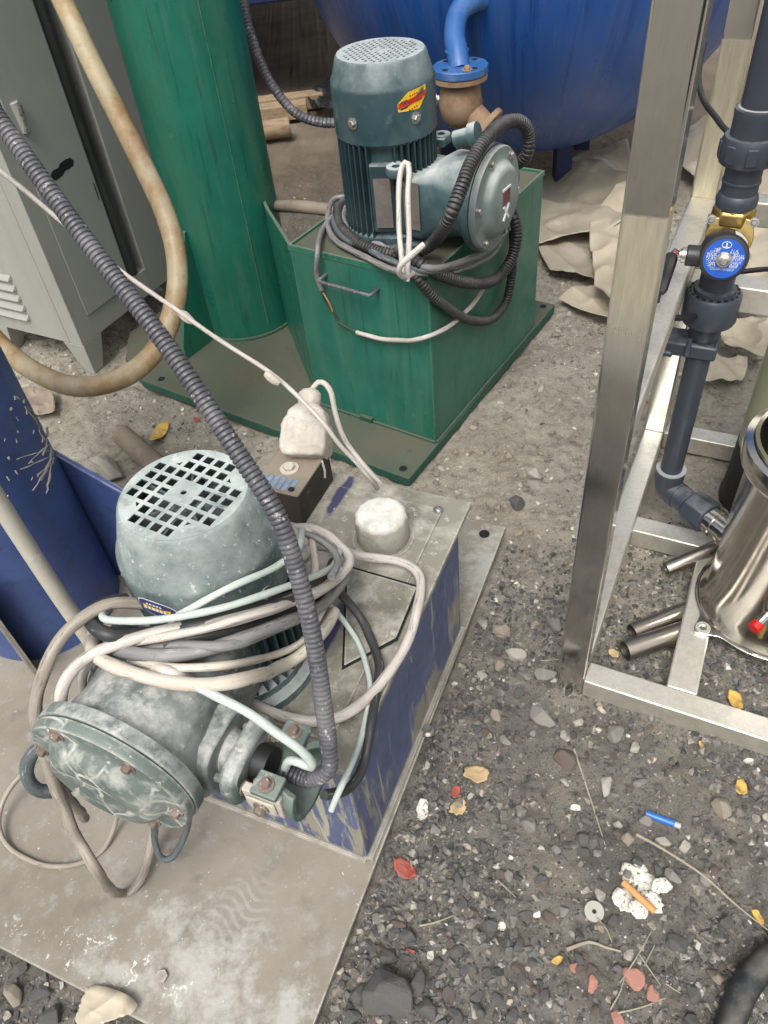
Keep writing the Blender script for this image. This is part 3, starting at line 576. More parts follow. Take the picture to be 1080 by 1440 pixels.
def motor(unit, M, zc, zs, zt, R, Rd, holes, m_body, m_cowl, m_fin, m_box, m_cov, fins, cutaz, front):
    core = MB(); core.lathe([(R*1.12, 0), (R*1.12, .016), (R*.98, .02), (R*.98, .034), (R*.82, .04), (R*.82, zc-.012), (R*.95, zc-.01), (R*.95, zc+.01)], M, 40)
    body = new('motor', core, m_body, unit)
    fm = MB(); fm.prism([(R*.8, -.0032), (R*.985, -.0018), (R*.985, .0018), (R*.8, .0032)], .036, zc-.002)
    f0 = f1 = None; fs = MB(); fs.prism([(R*.8, -.0032), (R*.985, -.0018), (R*.985, .0018), (R*.8, .0032)], .172, zc-.002)
    for i in range(fins):
        az = 360*i/fins
        cut = any(abs((az-c+180) % 360-180) < h for c, h in cutaz)
        if cut and not any(abs((az-c+180) % 360-180) < h for c, h in cutaz if c == 0): continue
        MM = M @ Matrix.Rotation(math.radians(az), 4, 'Z')
        if cut:
            if f1 is None: f1 = new('cooling_fin', fs, m_fin); f1.matrix_basis = MM; setpar(f1, body)
            else: inst(f1, MM, body)
        elif f0 is None: f0 = new('cooling_fin', fm, m_fin); f0.matrix_basis = MM; setpar(f0, body)
        else: inst(f0, MM, body)
    cw = MB(); ti = .0022
    prof = [(R-ti, zc-.004), (R, zc-.004), (R, zs-.012), (R-.0015, zs-.004), (R-.006, zs+.004), (Rd+.004, zt-.0045), (Rd, zt-.0004), (Rd-ti, zt-.0032), (R-.009, zs), (R-ti, zs-.014)]
    n = len(prof); cw.lathe(prof+[prof[0]], M, 56, False, False)
    cowl = new('fan_cowl', cw, m_cowl, body, smooth=30)
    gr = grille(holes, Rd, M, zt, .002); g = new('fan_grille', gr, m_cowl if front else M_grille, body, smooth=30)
    fan = MB(); fan.lathe([(.022, zt-.06), (.022, zt-.012)], M, 20)
    fan.lathe([(R*.93, zt-.075), (R*.93, zt-.07)], M, 32)
    for i in range(7): fan.box((.02, -.0015, zt-.07), (R*.82, .0015, zt-.02), M @ Matrix.Rotation(i*6.283/7, 4, 'Z'))
    new('fan', fan, M_fan if front else M_black, body)
    # terminal box
    def sec_rr(x, w, h, zc_, r=.025): return [(x, p, q+zc_) for p, q in rr(w, h, r)]
    def sec_c(x, r, zc_): return [(x, r*math.cos(math.radians(a0+4+82*i/4)), zc_+r*math.sin(math.radians(a0+4+82*i/4))) for a0 in (0, 90, 180, 270) for i in range(5)]
    ZB = .122
    bx = MB(); bx.loft([sec_rr(.05, .15, .14, ZB-.022), sec_rr(.115, .156, .145, ZB-.022), sec_rr(.16, .165, .168, ZB-.006, .05), sec_c(.205, .088, ZB), sec_c(.242, .094, ZB)], M)
    AX = M @ Matrix.Translation((0, 0, ZB)) @ Matrix.Rotation(math.pi/2, 4, 'Y')      # local z -> +x
    bx.lathe([(.098, .238), (.109, .242), (.111, .246), (.111, .26)], AX, 48)
    tb = new('terminal_box', bx, m_box, unit, smooth=42)
    cv = MB(); cv.lathe([(.1, .2615), (.108, .2615), (.1085, .272), (.106, .276), (.083, .2765), (.077, .281), (.072, .289), (.066, .294), (.058, .296), (.0001, .2965)], AX, 56, True, False)
    cover = new('box_cover', cv, m_cov, tb, smooth=50)
    for i in range(6):
        t = math.radians(60*i+22); c = Matrix.Translation((.0945*math.cos(t), .0945*math.sin(t), .276))
        new('cover_bolt', bolt_mb(AX @ c, .0062, .007), M_rustbolt if front else M_bolt, tb)
    for sgn in ((-1, 1) if not front else ()):                                       # lifting lugs
        lg = MB(); LM = M @ Matrix.Translation((.083, sgn*.098, ZB+.062)); lg.lathe([(.009, 0), (.021, 0), (.023, .003), (.023, .017), (.021, .02), (.009, .02), (.009, 0)], LM, 24, False, False)
        lg.box((-.022, -sgn*.03 if sgn > 0 else .015, .002), (.022, -sgn*.015 if sgn > 0 else .03, .018), LM); new('lifting_lug', lg, m_box, tb)
    npm = MB(); npm.box((.088, -.0855, ZB-.06), (.128, -.083, ZB+.045), M); new('nameplate', npm, M_plate, tb)
    # cable gland toward +Y
    gx, gz = .178, ZB-.04
    GA = M @ Matrix.Translation((gx, 0, gz)) @ Matrix.Rotation(-math.pi/2, 4, 'X')     # local z -> +y
    gl = MB(); S3 = lambda w, h, r, z: [(x, y, z) for x, y in rr(w, h, r)]
    gl.loft([S3(.13, .12, .035, .055), S3(.12, .11, .032, .082), S3(.104, .094, .03, .092), S3(.1, .09, .03, .102)], GA); gl.lathe([(.03, .1), (.03, .12)], GA, 20)
    for sx in (-.036, .036): gl.lathe([(.006, .1), (.006, .124)], GA @ Matrix.Translation((sx, 0, 0)), 10)
    gl.loft([S3(.1, .07, .03, .118), S3(.112, .08, .032, .123), S3(.112, .08, .032, .136), S3(.1, .068, .03, .142)], GA)
    gland = new('cable_gland', gl, m_box, unit, smooth=35, bevel=.003)
    core = MB(); core.lathe([(.024, .14), (.024, .162)], GA, 20); new('gland_core', core, M_rblack, gland)
    be = MB(); ar = [math.radians(a) for a in np.linspace(-90+52, 270-52, 22)]
    pr = lambda ro, ri, z: [(ro*math.cos(a), ro*math.sin(a), z) for a in ar]+[(ri*math.cos(a), ri*math.sin(a), z) for a in reversed(ar)]
    be.loft([pr(.04, .029, .158), pr(.042, .031, .164), pr(.042, .031, .2), pr(.049, .037, .21), pr(.05, .04, .218)], GA)
    for q in (ar[0], ar[-1]):
        e = 1 if math.cos(q) > 0 else -1
        be.box((e*.024-.004, -.036, .165), (e*.05, -.027, .2), GA) if e > 0 else be.box((e*.05, -.036, .165), (e*.024+.004, -.027, .2), GA)
    new('gland_sleeve', be, M_gland if front else m_box, gland, bevel=.002)
    for sx, sy, tz in ((-.036, 0, .142), (.036, 0, .142), (-.036, -.036, .182), (.037, -.036, .182)):
        if tz > .15: MM = GA @ Matrix.Translation((sx, sy, tz)) @ Matrix.Rotation(math.pi/2, 4, 'X')
        else: MM = GA @ Matrix.Translation((sx, sy, tz))
        new('gland_bolt', bolt_mb(MM, .0065, .008), M_rustbolt if front else M_bolt, gland)
    cl = MB(); cl.box((.034, -.02, .148), (.046, .024, .2), GA); cl.box((.046, -.012, .155), (.05, .016, .193), GA); new('gland_clamp_plate', cl, M_plaster if front else m_box, gland, bevel=.002)
    new('gland_bolt', bolt_mb(GA @ Matrix.Translation((.05, .002, .174)) @ Matrix.Rotation(math.pi/2, 4, 'Y'), .007, .009), M_rustbolt if front else M_bolt, gland)
    return body, tb, gland, cover, AX
def on_cyl(M, az, z, R):  # frame on the cowl: x tangent, y up, z outward
    t = math.radians(az); return M @ Matrix.Translation((R*math.cos(t), R*math.sin(t), z)) @ Matrix(((-math.sin(t), 0, math.cos(t), 0), (math.cos(t), 0, math.sin(t), 0), (0, 1, 0, 0), (0, 0, 0, 1)))
def bent(poly, M, az, z, R, off):
    """flat outline wrapped on a cylinder"""
    V = []
    for x, y in poly:
        t = math.radians(az)+x/R; V.append(((R+off)*math.cos(t), (R+off)*math.sin(t), z+y))
    n = len(V); t = math.radians(az); V.append(((R+off)*math.cos(t), (R+off)*math.sin(t), z))
    return MB().add(V, [(i, (i+1) % n, n) for i in range(n)], M)
def dense(poly, k=6):
    return [(a[0]+(b[0]-a[0])*i/k, a[1]+(b[1]-a[1])*i/k) for a, b in zip(poly, poly[1:]+poly[:1]) for i in range(k)]

# ================================================================== GREEN UNIT
gu = thing('hydraulic_unit', GF.w(-.5, .3, 0), 'green painted hydraulic power unit with column, box tank and upright motor', 'hydraulic unit')
GM = GF.mat()
p = MB(); p.prism([(.01, -.155), (.004, .762), (-1.19, .762), (-1.19, .03), (-1.09, -.085), (-.95, -.15)], 0, GZ, GM); new('base_plate', p, M_greenbase, gu, bevel=.003)
for (x, y) in ((567, 659), (764, 431), (227, 533)):
    q = Z(x, y, GZ); h = MB(); h.lathe([(.0105, 0), (.0105, .0012)], Matrix.Translation(q), 20); new('bolt_hole', h, M_black, gu)
cc = np.array([-.374, 2.33]); CM = Matrix.Translation((cc[0], cc[1], 0))
p = MB(); p.lathe([(.164, GZ), (.164, 2.2)], CM, 64); colm = new('column', p, M_green, gu)
p = MB(); p.tube([CM @ Vector((.167*math.cos(t), .167*math.sin(t), GZ+.003)) for t in np.linspace(0, 6.283, 40)], .006, 8, False); new('weld_bead', p, M_greenbase, colm)
p = MB(); p.tube([(cc[0]+.1645*math.sin(a_), cc[1]-.1645*math.cos(a_), z) for z, a_ in ((.06, .5), (1.0, .5), (2.1, .5))], .0016, 6); new('seam', p, M_green, colm)
def gusset(P0, P1, zs, th, m, par, name='gusset'):
    P0 = np.array(P0[:2]); P1 = np.array(P1[:2]); d = P1-P0; Ln = np.linalg.norm(d); d /= Ln
    MM = Matrix(((d[0], 0, d[1], P0[0]), (d[1], 0, -d[0], P0[1]), (0, 1, 0, 0), (0, 0, 0, 1)))
    q = MB(); q.prism([(s*Ln, z) for s, z in zs], -th/2, th/2, MM); return new(name, q, m, par, bevel=.0015)
hp = cylhit(372, 285, cc, .164); fl_ = GF.w(-.392, .012, 0)
gusset(hp, fl_, [(-.05, GZ), (1, GZ), (1, .495), (.1, hp[2]+.002), (-.05, hp[2]+.004)], .01, M_green, gu)
gusset(GF.w(-.9, .14, 0), GF.w(-.9, -.005, 0), [(-.1, GZ), (1, GZ), (1, .07), (.1, .39), (-.1, .39)], .01, M_green, gu)
# tank
ZT = .5
p = MB(); p.box((-.39, 0, GZ), (0, .612, ZT-.003), GM); tank = new('tank', p, M_greentank, gu, bevel=.003)
p = MB()
for lo, hi in (((-.392, -.002, ZT-.006), (-.386, .614, ZT+.007)), ((-.004, -.002, ZT-.006), (.002, .614, ZT+.007)), ((-.386, -.002, ZT-.006), (-.004, .004, ZT+.007)), ((-.386, .608, ZT-.006), (-.004, .614, ZT+.007))): p.box(lo, hi, GM)
new('tank_rim', p, M_green, tank)
p = MB(); p.box((-.3855, .0045, ZT-.0029), (-.0045, .6075, ZT+.001), GM); new('tank_lid', p, M_greenbase, tank)
hz = [GF.ona(*q, -.0) for q in ((459, 386), (532, 406))]; of = -GF.a*.035
p = MB(); p.tube(spline([hz[0]+GF.a*.01, hz[0]+of*.75, hz[0]+of+(hz[1]-hz[0])*.06, hz[0]*.5+hz[1]*.5+of, hz[1]+of-(hz[1]-hz[0])*.06, hz[1]+of*.75, hz[1]+GF.a*.01], .004), .0045, 10); new('handle', p, M_conduit, tank)
q0 = GF.ona(528, 580, 0); p = MB(); p.box((-.235, -.012, GZ), (-.195, .0, GZ+.016), GM); new('foot_tab', p, M_greenbase, tank, bevel=.002)
p = MB(); p.tube([GF.w(-.388, -.003, GZ+.002), GF.w(.0, -.003, GZ+.002)], .005, 8); p.tube([GF.w(.003, -.002, GZ+.002), GF.w(.003, .612, GZ+.002)], .004, 8); new('weld_bead', p, M_greenbase, tank)
gv = MB()
for dz, (x0, y0), (x1, y1) in ((0, (385, 288), (455, 300)),): gv.tube(spline([cylhit(388, 290, cc, .16), Z(425, 291, .47), Z(470, 296, .47), Z(500, 300, .48)]), .017, 14)
new('return_pipe', gv, M_dtube, gu)
MMr = GF.mat(-.193, .168, ZT+.001, 0)
holes = []
for j in range(-7, 8):
    for i in range(-5, 6):
        x = i*.0158+(.0079 if j % 2 else 0); y = j*.0105
        if math.hypot(x, y) > .078 or (abs(x) < .012 and abs(y) < .011): continue
        holes.append([(x-.0056, y-.0031), (x+.0056, y-.0031), (x+.0056, y+.0031), (x-.0056, y+.0031)])
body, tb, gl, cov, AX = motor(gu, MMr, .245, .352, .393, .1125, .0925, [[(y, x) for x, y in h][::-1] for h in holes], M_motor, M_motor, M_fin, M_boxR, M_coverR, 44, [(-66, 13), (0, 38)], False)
p = MB(); p.loft([[(x+.097, y, z) for x, y in ((0, -.03), (.012, -.026), (.012, .026), (0, .03), (-.02, .03), (-.02, -.03))] for z in (.05, .2)], MMr @ Matrix.Rotation(math.radians(-66), 4, 'Z')); new('nameplate_pad', p, M_fin, body, bevel=.003)
p = MB(); p.box((.109, -.019, .062), (.112, .019, .172), MMr @ Matrix.Rotation(math.radians(-66), 4, 'Z')); new('nameplate', p, M_plate, body)
for az in (-94, -22, 40, 140): new('cowl_bolt', bolt_mb(on_cyl(MMr, az, .285, .1125), .008, .008), M_bolt, body)
SAZ = -24
hx = dense([(-.032, 0), (-.018, .017), (.018, .021), (.033, .004), (.02, -.016), (-.018, -.019)])
hx = dense([(-.036, -.014), (-.036, .002), (-.012, .02), (.036, .024), (.036, .006), (.014, -.017)], 5)
new('sticker', bent(hx, MMr, SAZ, .318, .1125, .0006), M_yel, body)
new('sticker_band', bent(dense([(-.035, -.009), (-.035, .001), (.035, .014), (.035, .003)], 8), MMr, SAZ, .3185, .1125, .001), M_red, body)
p = MB()
for k in range(9): p.box((-.024+k*.0055, -.0035+(k-4)*.0009, 0), (-.0205+k*.0055, .0025+(k-4)*.0009+(.0012 if k % 2 else 0), .0006), on_cyl(MMr, SAZ, .319, .1136))
for k in range(4):
    p.box((-.009+k*.0055, .0105+k*.0006, 0), (-.006+k*.0055, .0135+k*.0006, .0005), on_cyl(MMr, SAZ, .318, .1132)); p.box((-.012+k*.006, -.0155+k*.0012, 0), (-.009+k*.006, -.0125+k*.0012, .0005), on_cyl(MMr, SAZ, .318, .1132))
new('sticker_print', p, M_red, body)
# raised mark on the cover: E turned on its side above an x
CMk = AX @ Matrix.Translation((0, 0, .2962)) @ Matrix(((0, -1, 0, 0), (1, 0, 0, 0), (0, 0, 1, 0), (0, 0, 0, 1)))
e = MB(); T = .0026
e.box((-.018, .026, 0), (.018, .0305, T), CMk)
ea = MB()
for x in (-.0125, -.0005, .0115): ea.box((x-.0038, -.004, 0), (x+.0038, .0262, T), CMk)
new('cover_mark', ea, mat('dark_red_fill', L(112, 72, 68), .6), tb)
for s in (-1, 1): e.box((-.02, -.0032, .0), (.02, .0032, T+.0002*s), CMk @ Matrix.Translation((0, -.024, 0)) @ Matrix.Rotation(s*.9, 4, 'Z'))
new('cover_mark', e, M_white, tb)
p = MB(); qa = PK(640, 196, 1.62); qb = PK(664, 190, 1.6); p.cyl(qa, qb, .017, None, 20); p.cyl(qb-(qb-qa)*.1, qb+(qb-qa)*.35, .024, None, 24); new('blanking_plug', p, M_boxR, tb)
p = MB(); RB = MMr @ Matrix.Translation((.225, .105, .13)); p.lathe([(.012, 0), (.012, .01), (.008, .012), (.008, .035), (.013, .036), (.013, .05)], RB, 12); new('earth_stud', p, M_bolt, tb)

# ================================================================== BLUE UNIT
bu = thing('hydraulic_unit', BF.w(-.4, .2, 0), 'navy blue hydraulic power unit crusted with dust, cables coiled round its motor', 'hydraulic unit')
BM = BF.mat()
p = MB(); p.prism([(.02, -.343), (.008, .818), (-.45, .818), (-1.15, .52), (-1.15, -.343)], .0, BZ, BM); bpl = new('base_plate', p, M_bplate, bu, bevel=.0015)
q = Z(681, 751, BZ); h = MB(); h.lathe([(.0125, 0), (.0125, .0012)], Matrix.Translation(q), 24); new('bolt_hole', h, M_black, bu)
LZ = .377
p = MB(); p.box((-.39, 0, BZ), (0, .503, LZ-.012), BM); btank = new('tank', p, M_bluetank, bu, bevel=.002)
p = MB(); p.box((-.41, -.02, LZ-.0119), (.019, .523, LZ), BM); new('tank_lid', p, M_lid, btank, bevel=.0015)
p = MB(); p.box((-.385, .012, LZ+.0001), (-.022, .488, LZ+.004), BM); new('lid_plate', p, M_lid, btank, bevel=.0015)
p = MB(); p.tube([BF.w(.004, -.003, BZ+.002), BF.w(.004, .504, BZ+.002)], .008, 8); p.tube([BF.w(-.4, -.004, BZ+.002), BF.w(.0, -.004, BZ+.002)], .006, 8); new('weld_bead', p, M_bplate, btank)
# access cover on the lid, dark gasket line round it
qs = [(489, 798), (586, 826), (557, 897), (484, 936)]; W = [BM.inverted() @ Vector(Z(*q, LZ+.006)) for q in qs]
cx = sum(v.x for v in W)/4; cy = sum(v.y for v in W)/4
p = MB(); p.prism([(cx+(v.x-cx)*1.07, cy+(v.y-cy)*1.07) for v in W][::-1], LZ+.0041, LZ+.0052, BM); new('gasket', p, M_black, btank)
p = MB(); p.prism([(v.x, v.y) for v in W][::-1], LZ+.0053, LZ+.0075, BM); new('access_cover', p, M_lid, btank, bevel=.001)
for (x, y) in ((616, 717),): new('lid_screw', bolt_mb(Matrix.Translation(Z(x, y, LZ+.004)), .006, .004), M_bolt, btank)
new('plate_fitting', bolt_mb(Matrix.Translation(Z(601, 1029, BZ+.004)), .0085, .014), M_bolt, bu)
# filler cap
cpt = BF.w(-.098, .392, LZ+.004); p = MB(); n = 14; sec = []
for (r, z, am) in ((.044, 0, .0), (.0455, .004, .03), (.045, .05, .06), (.042, .057, .05), (.036, .06, .02), (.015, .061, 0)):
    sec.append([(r*(1+am*(.5 if k % 2 else -.5))*math.cos(6.283*k/28), r*(1+am*(.5 if k % 2 else -.5))*math.sin(6.283*k/28), z) for k in range(28)])
p.loft(sec, Matrix.Translation(cpt)); cap = new('filler_cap', p, M_capm, bu, smooth=50)
p = MB(); p.lathe([(.053, 0), (.053, .003)], Matrix.Translation(cpt-np.array([0, 0, .001])), 28); new('cap_flange', p, M_lid, cap)
# valve block on the lid
p = MB(); p.box((-.335, .375, LZ+.003), (-.243, .5, .452), BM); blk = new('valve_block', p, M_block, bu, bevel=.003)
new('block_bolt', bolt_mb(Matrix.Translation(BF.w(-.29, .435, .452)), .011, .009), M_plaster, blk)
p = MB()
for k in range(6): p.box((-.327+k*.012, .382, .4521), (-.319+k*.012, .412, .4528), BM @ Matrix.Translation((0, 0, 0)))
new('block_label', p, mat('faded_blue_print', L(120, 142, 168), .7, vary=.3, vscale=60), blk)
p = MB(); p.lathe([(.006, 0), (.006, .001)], Matrix.Translation(BF.w(-.262, .388, .4523)), 14); new('block_hole', p, M_black, blk)
p = MB(); p.tube([BF.w(-.242, .47, .453), BF.w(-.24, .47, .43), BF.w(-.241, .468, .415)], .002, 6); new('plaster_drip', p, M_plaster, blk)
# column and gussets of the blue unit
cb = np.array([math.sin(math.radians(-34.0))*1.41, math.cos(math.radians(-34.0))*1.41])
p = MB(); p.lathe([(.158, BZ), (.158, 2.1)], Matrix.Translation((cb[0], cb[1], 0)), 64); bcol = new('column', p, M_blue, bu)
tg = math.radians(-27.6); Tp = np.array([math.sin(tg), math.cos(tg)])*1.4
d_ = ray(80, 634); Tz = (C_+d_*1.4/math.hypot(d_[0], d_[1]))[2]
tk = BF.w(-.392, .42, 0); dn = tk[:2]-Tp; nn = np.array([dn[1], -dn[0], 0]); q2 = BF.onp(172, 690, [*Tp, 0], nn)
fr2 = float((q2[:2]-Tp) @ dn/(dn @ dn)); sl = (q2[2]-Tz)/fr2
gusset(Tp, tk, [(-.03, BZ), (1, BZ), (1, Tz+sl), (-.03, Tz-.03*sl)], .012, M_blue, bu)
sp = MB(); gs = np.random.default_rng(77)
strokes = [(34, 572, 60, 622, 5), (37, 571, 66, 614, 3), (73, 622, 40, 652, -4), (75, 632, 46, 690, 6), (74, 640, 30, 660, -3), (72, 628, 58, 676, 4), (76, 644, 66, 694, -2), (70, 634, 22, 646, 5), (75, 650, 52, 668, 2), (66, 600, 60, 640, 3)]
strokes += [(x, y, x+gs.uniform(-2, 4), y+gs.uniform(1, 6), 0) for x, y in zip(gs.uniform(2, 60, 22), gs.uniform(545, 700, 22))]
for x0, y0, x1, y1, bow in strokes:
    n = 9 if bow else 3; tt = np.linspace(0, 1, n); jx = gs.normal(0, .8, n) if bow else np.zeros(n)
    Q = np.array([cylhit(min(x0+(x1-x0)*t_+bow*math.sin(3.1*t_)+j, 75.5), y0+(y1-y0)*t_-bow*.5*math.sin(3.1*t_), cb, .1585) for t_, j in zip(tt, jx)])
    sp.tube(Q, .0017*gs.uniform(.5, 1.3)*(.35+np.abs(np.sin(tt*gs.uniform(3, 7)+gs.uniform(0, 3)))), 5)
new('plaster_splash', sp, M_plaster, bcol)
a38 = math.radians(-38.5); base = np.array([math.sin(a38), math.cos(a38)])
gusset(base*1.33, base*1.215, [(0, BZ), (1, BZ), (1, .3), (0, .6)], .011, M_bplate, bu)
pa = math.radians(-33.1); pd = np.array([math.sin(pa), math.cos(pa)])*1.185
p = MB(); p.tube(spline([(pd[0]+.02, pd[1]-.01, BZ), (pd[0], pd[1], .3), (pd[0]-.004, pd[1], .8), (pd[0], pd[1], 2.)], .05), .0165, 18); new('drain_pipe', p, M_pipecream, bu)
MMf = BF.mat(-.21, .1, LZ+.004, -90)
holes = []; P_ = .0172
rows = {3: range(-2, 2), 2: range(-2, 2), 1: range(-4, 4), 0: range(-4, 4), -1: range(-4, 4), -2: range(-4, 4), -3: range(-2, 2), -4: range(-2, 2)}
for j, rg in rows.items():
    for i in rg:
        if j in (0, -1) and i in (-1, 0): continue
        x, y = (i+.5)*P_, (j+.5)*P_; h = .0059; holes.append([(x-h, y-h), (x+h, y-h), (x+h, y+h), (x-h, y+h)])
for sx in (-1, 1):
    for sy in (-1, 1):
        x, y = sx*2.5*P_, sy*2.5*P_; h = .0055; holes.append([(x-sx*h, y-sy*h), (x+sx*h*.2, y-sy*h), (x-sx*h, y+sy*h*.2)][::sx*sy])
holes.append([(.004*math.cos(k*.785), .004*math.sin(k*.785)) for k in range(8)])
ct, st = math.cos(math.radians(20+63)), math.sin(math.radians(20+63)); holes = [[(x*ct-y*st, x*st+y*ct) for x, y in h] for h in holes]
fb, ftb, fgl, fcv, AXf = motor(bu, MMf, .2, .282, .345, .106, .079, holes, M_motorF, M_motorF, M_fin, M_boxF, M_coverF, 40, [(0, 38)], True)
for az in (-60, 8, 75, 160): new('cowl_bolt', bolt_mb(on_cyl(MMf, az, .222, .106), .0075, .008), M_motorF, fb)
def oval(w, h, n=28): return [(w*math.cos(6.283*k/n), h*math.sin(6.283*k/n)) for k in range(n)]
for az, wd, ht, zz in ((-2, .031, .0165, .243), (-34, .014, .0165, .235)):
    new('sticker_border', bent(oval(wd, ht), MMf, az, zz, .106, .0005), M_white, fb); new('sticker', bent(oval(wd-.002, ht-.002), MMf, az, zz, .106, .0009), M_lnavy, fb)
    if wd > .02:
        new('sticker_band', bent(dense([(-.022, -.0035), (.02, -.0035), (.022, .0035), (-.02, .0035)], 5), MMf, az, zz, .106, .0013), M_yel, fb)
        p = MB()
        for k in range(6): p.box((-.017+k*.006, -.0022, 0), (-.0135+k*.006, .0022, .0004), on_cyl(MMf, az, zz, .1074))
        for k in range(5): p.box((-.012+k*.005, .0065, 0), (-.009+k*.005, .009, .0004), on_cyl(MMf, az, zz, .1071))
        new('sticker_print', p, M_white, fb)
p = MB(); p.lathe([(.0105, 0), (.0105, .007)], Matrix.Translation(Z(228, 1374, BZ)), 6); p.lathe([(.0075, .0071), (.005, .0075)], Matrix.Translation(Z(228, 1374, BZ)), 16); tag(new('hex_nut', p, M_bplate, None, bevel=.001), 'dusty hexagonal nut lying loose on the base plate', 'nut')

# ================================================================== CABLES
fc = np.array(BF.w(-.21, .1, 0))[:2]; rc = np.array(GF.w(-.193, .168, 0))[:2]
def fcoil(x, y, R):
    P = cylhit(x, y, fc, R); q = MMf.inverted() @ Vector(P)
    if q.x > .03 and abs(q.y) < .1 and q.z < .222: P = Z(x, y, LZ+.222)      # lies on the terminal box
    return P
def pts(L_):
    out = []
    for q in L_:
        if len(q) == 3 and isinstance(q, np.ndarray): out.append(q); continue
        x, y, m, v = q
        out.append(Z(x, y, v) if m == 'z' else PK(x, y, v) if m == 'k' else fcoil(x, y, v) if m == 'c' else cylhit(x, y, rc, v) if m == 'r' else
                   GF.onb(x, y, v) if m == 'gb' else GF.ona(x, y, v) if m == 'ga' else BF.onb(x, y, v) if m == 'bb' else BF.ona(x, y, v))
    return np.array(out)
def cab(name, L_, r, m, label, cat='cable', group=None, seg=12):
    mb = MB(); Q = resample(spline(pts(L_), .008), .008); n = len(Q); g = np.random.default_rng(int(abs(Q[0][0])*1e5) % 9999)
    wob = np.stack([np.interp(np.arange(n), np.arange(0, n+6, 5), g.normal(0, r*.16, len(np.arange(0, n+6, 5)))) for _ in range(3)], 1); wob[0] = wob[-1] = 0; ker = np.array([1, 2, 3, 2, 1])/9.
    wob = np.stack([np.convolve(np.pad(wob[:, i], 2, mode='edge'), ker, 'valid') for i in range(3)], 1); rad = r*.9*(1+.035*np.sin(np.arange(n)*.7+g.uniform(0, 6))+g.normal(0, .012, n))
    mb.tube(Q+wob, rad, seg); o = new(name, mb, m, None, smooth=60)
    at = o.data.attributes.new('S', 'FLOAT_VECTOR', 'POINT'); off = g.uniform(0, 20)
    at.data.foreach_set('vector', np.array([(off+i*.008, math.cos(6.283*k/seg), math.sin(6.283*k/seg)) for i in range(n) for k in range(seg)], np.float32).ravel())
    return tag(o, label, cat, group)
def backarc(c, R, z, a0, a1, n=5):
    return [np.array([c[0]+R*math.sin(math.radians(a)), c[1]+R*math.cos(math.radians(a)), z+.006*math.sin(a/40)]) for a in np.linspace(a0, a1, n)]
# --- the corrugated conduit that drops into the front gland
ge = np.array(MMf @ Vector((.178, .175, .082)))
gm = np.array(MMf @ Vector((.178, .212, .082)))
mb = MB(); corrug(mb, pts([np.array([-.68, 1.04, 1.95]), np.array([-.665, 1.04, 1.6]), np.array([-.58, 1.04, 1.33]), (-60, 85, 'k', .86), (0, 170, 'k', .86), (115, 330, 'k', .85), (230, 480, 'k', .84), (330, 630, 'k', .83), (388, 722, 'k', .83), (418, 805, 'k', .85), (441, 900, 'k', .87), (454, 985, 'k', .89), (462, 1050, 'k', .91), (461, 1082, 'k', .92)]).tolist()+[gm.tolist(), ge.tolist()], .0108, .006, 14)
tag(new('corrugated_conduit', mb, M_conduit, None, smooth=28), 'long grey corrugated conduit dropping in front of the blue unit\'s motor into its gland', 'conduit')
# --- coil round the front motor
zc_ = LZ+.115
cab('cable', [*backarc(fc, .135, .50, 60, 10, 4), (440, 745, 'z', .5), (482, 772, 'z', .49), (490, 792, 'z', .49), (470, 818, 'c', .135), (420, 842, 'c', .128), (330, 871, 'c', .127), (200, 897, 'c', .14), (130, 922, 'k', .93), (95, 955, 'k', .92), (86, 1000, 'k', .93), (92, 1030, 'k', .95)], .0085, M_cwhite, 'dirty white cable of the front coil that turns down beside the round box cover')
cab('cable', [(470, 790, 'z', .5), (452, 815, 'c', .125), (400, 843, 'c', .121), (300, 877, 'c', .121), (200, 894, 'c', .128), (150, 893, 'k', .93), (126, 878, 'k', .95), (132, 856, 'k', 1.0), (180, 845, 'k', 1.03)], .0105, M_cblack, 'thick black cable lying uppermost in the front coil')
cab('cable', [(478, 775, 'z', .5), (462, 800, 'c', .135), (400, 826, 'c', .13), (300, 858, 'c', .128), (210, 873, 'c', .135), (160, 872, 'k', .92), (143, 866, 'k', .94), (160, 852, 'k', .98)], .0052, M_cmint, 'pale mint cable lying along the top of the thick black cable')
cab('cable', [(250, 866, 'c', .122), (285, 848, 'c', .12), (330, 823, 'c', .119), (390, 796, 'c', .118), (420, 770, 'c', .125), (425, 745, 'k', 1.08)], .005, M_cmint, 'thin pale cable rising across the motor cowl above the coil')
cab('cable', [(486, 812, 'z', .47), (455, 850, 'c', .138), (400, 875, 'c', .13), (330, 900, 'c', .129), (250, 922, 'c', .136), (190, 920, 'k', .93), (158, 908, 'k', .95), (165, 885, 'k', .99)], .0098, M_cgrey, 'flattened grey cable in the middle of the front coil')
cab('cable', [(470, 860, 'z', .45), (440, 905, 'c', .14), (400, 935, 'c', .136), (340, 955, 'c', .137), (270, 963, 'c', .142), (200, 953, 'k', .9), (150, 934, 'k', .92), (128, 910, 'k', .96), (135, 880, 'k', 1.0)], .0095, M_ccream, 'thick cream cable lowest in the front coil')
cab('cable', [(458, 850, 'z', .47), (432, 895, 'c', .125), (390, 920, 'c', .12), (320, 935, 'c', .121), (230, 938, 'c', .13), (180, 925, 'k', .95), (170, 900, 'k', 1.0)], .0058, M_ccream, 'thin cream cable running just above the thick cream cable')
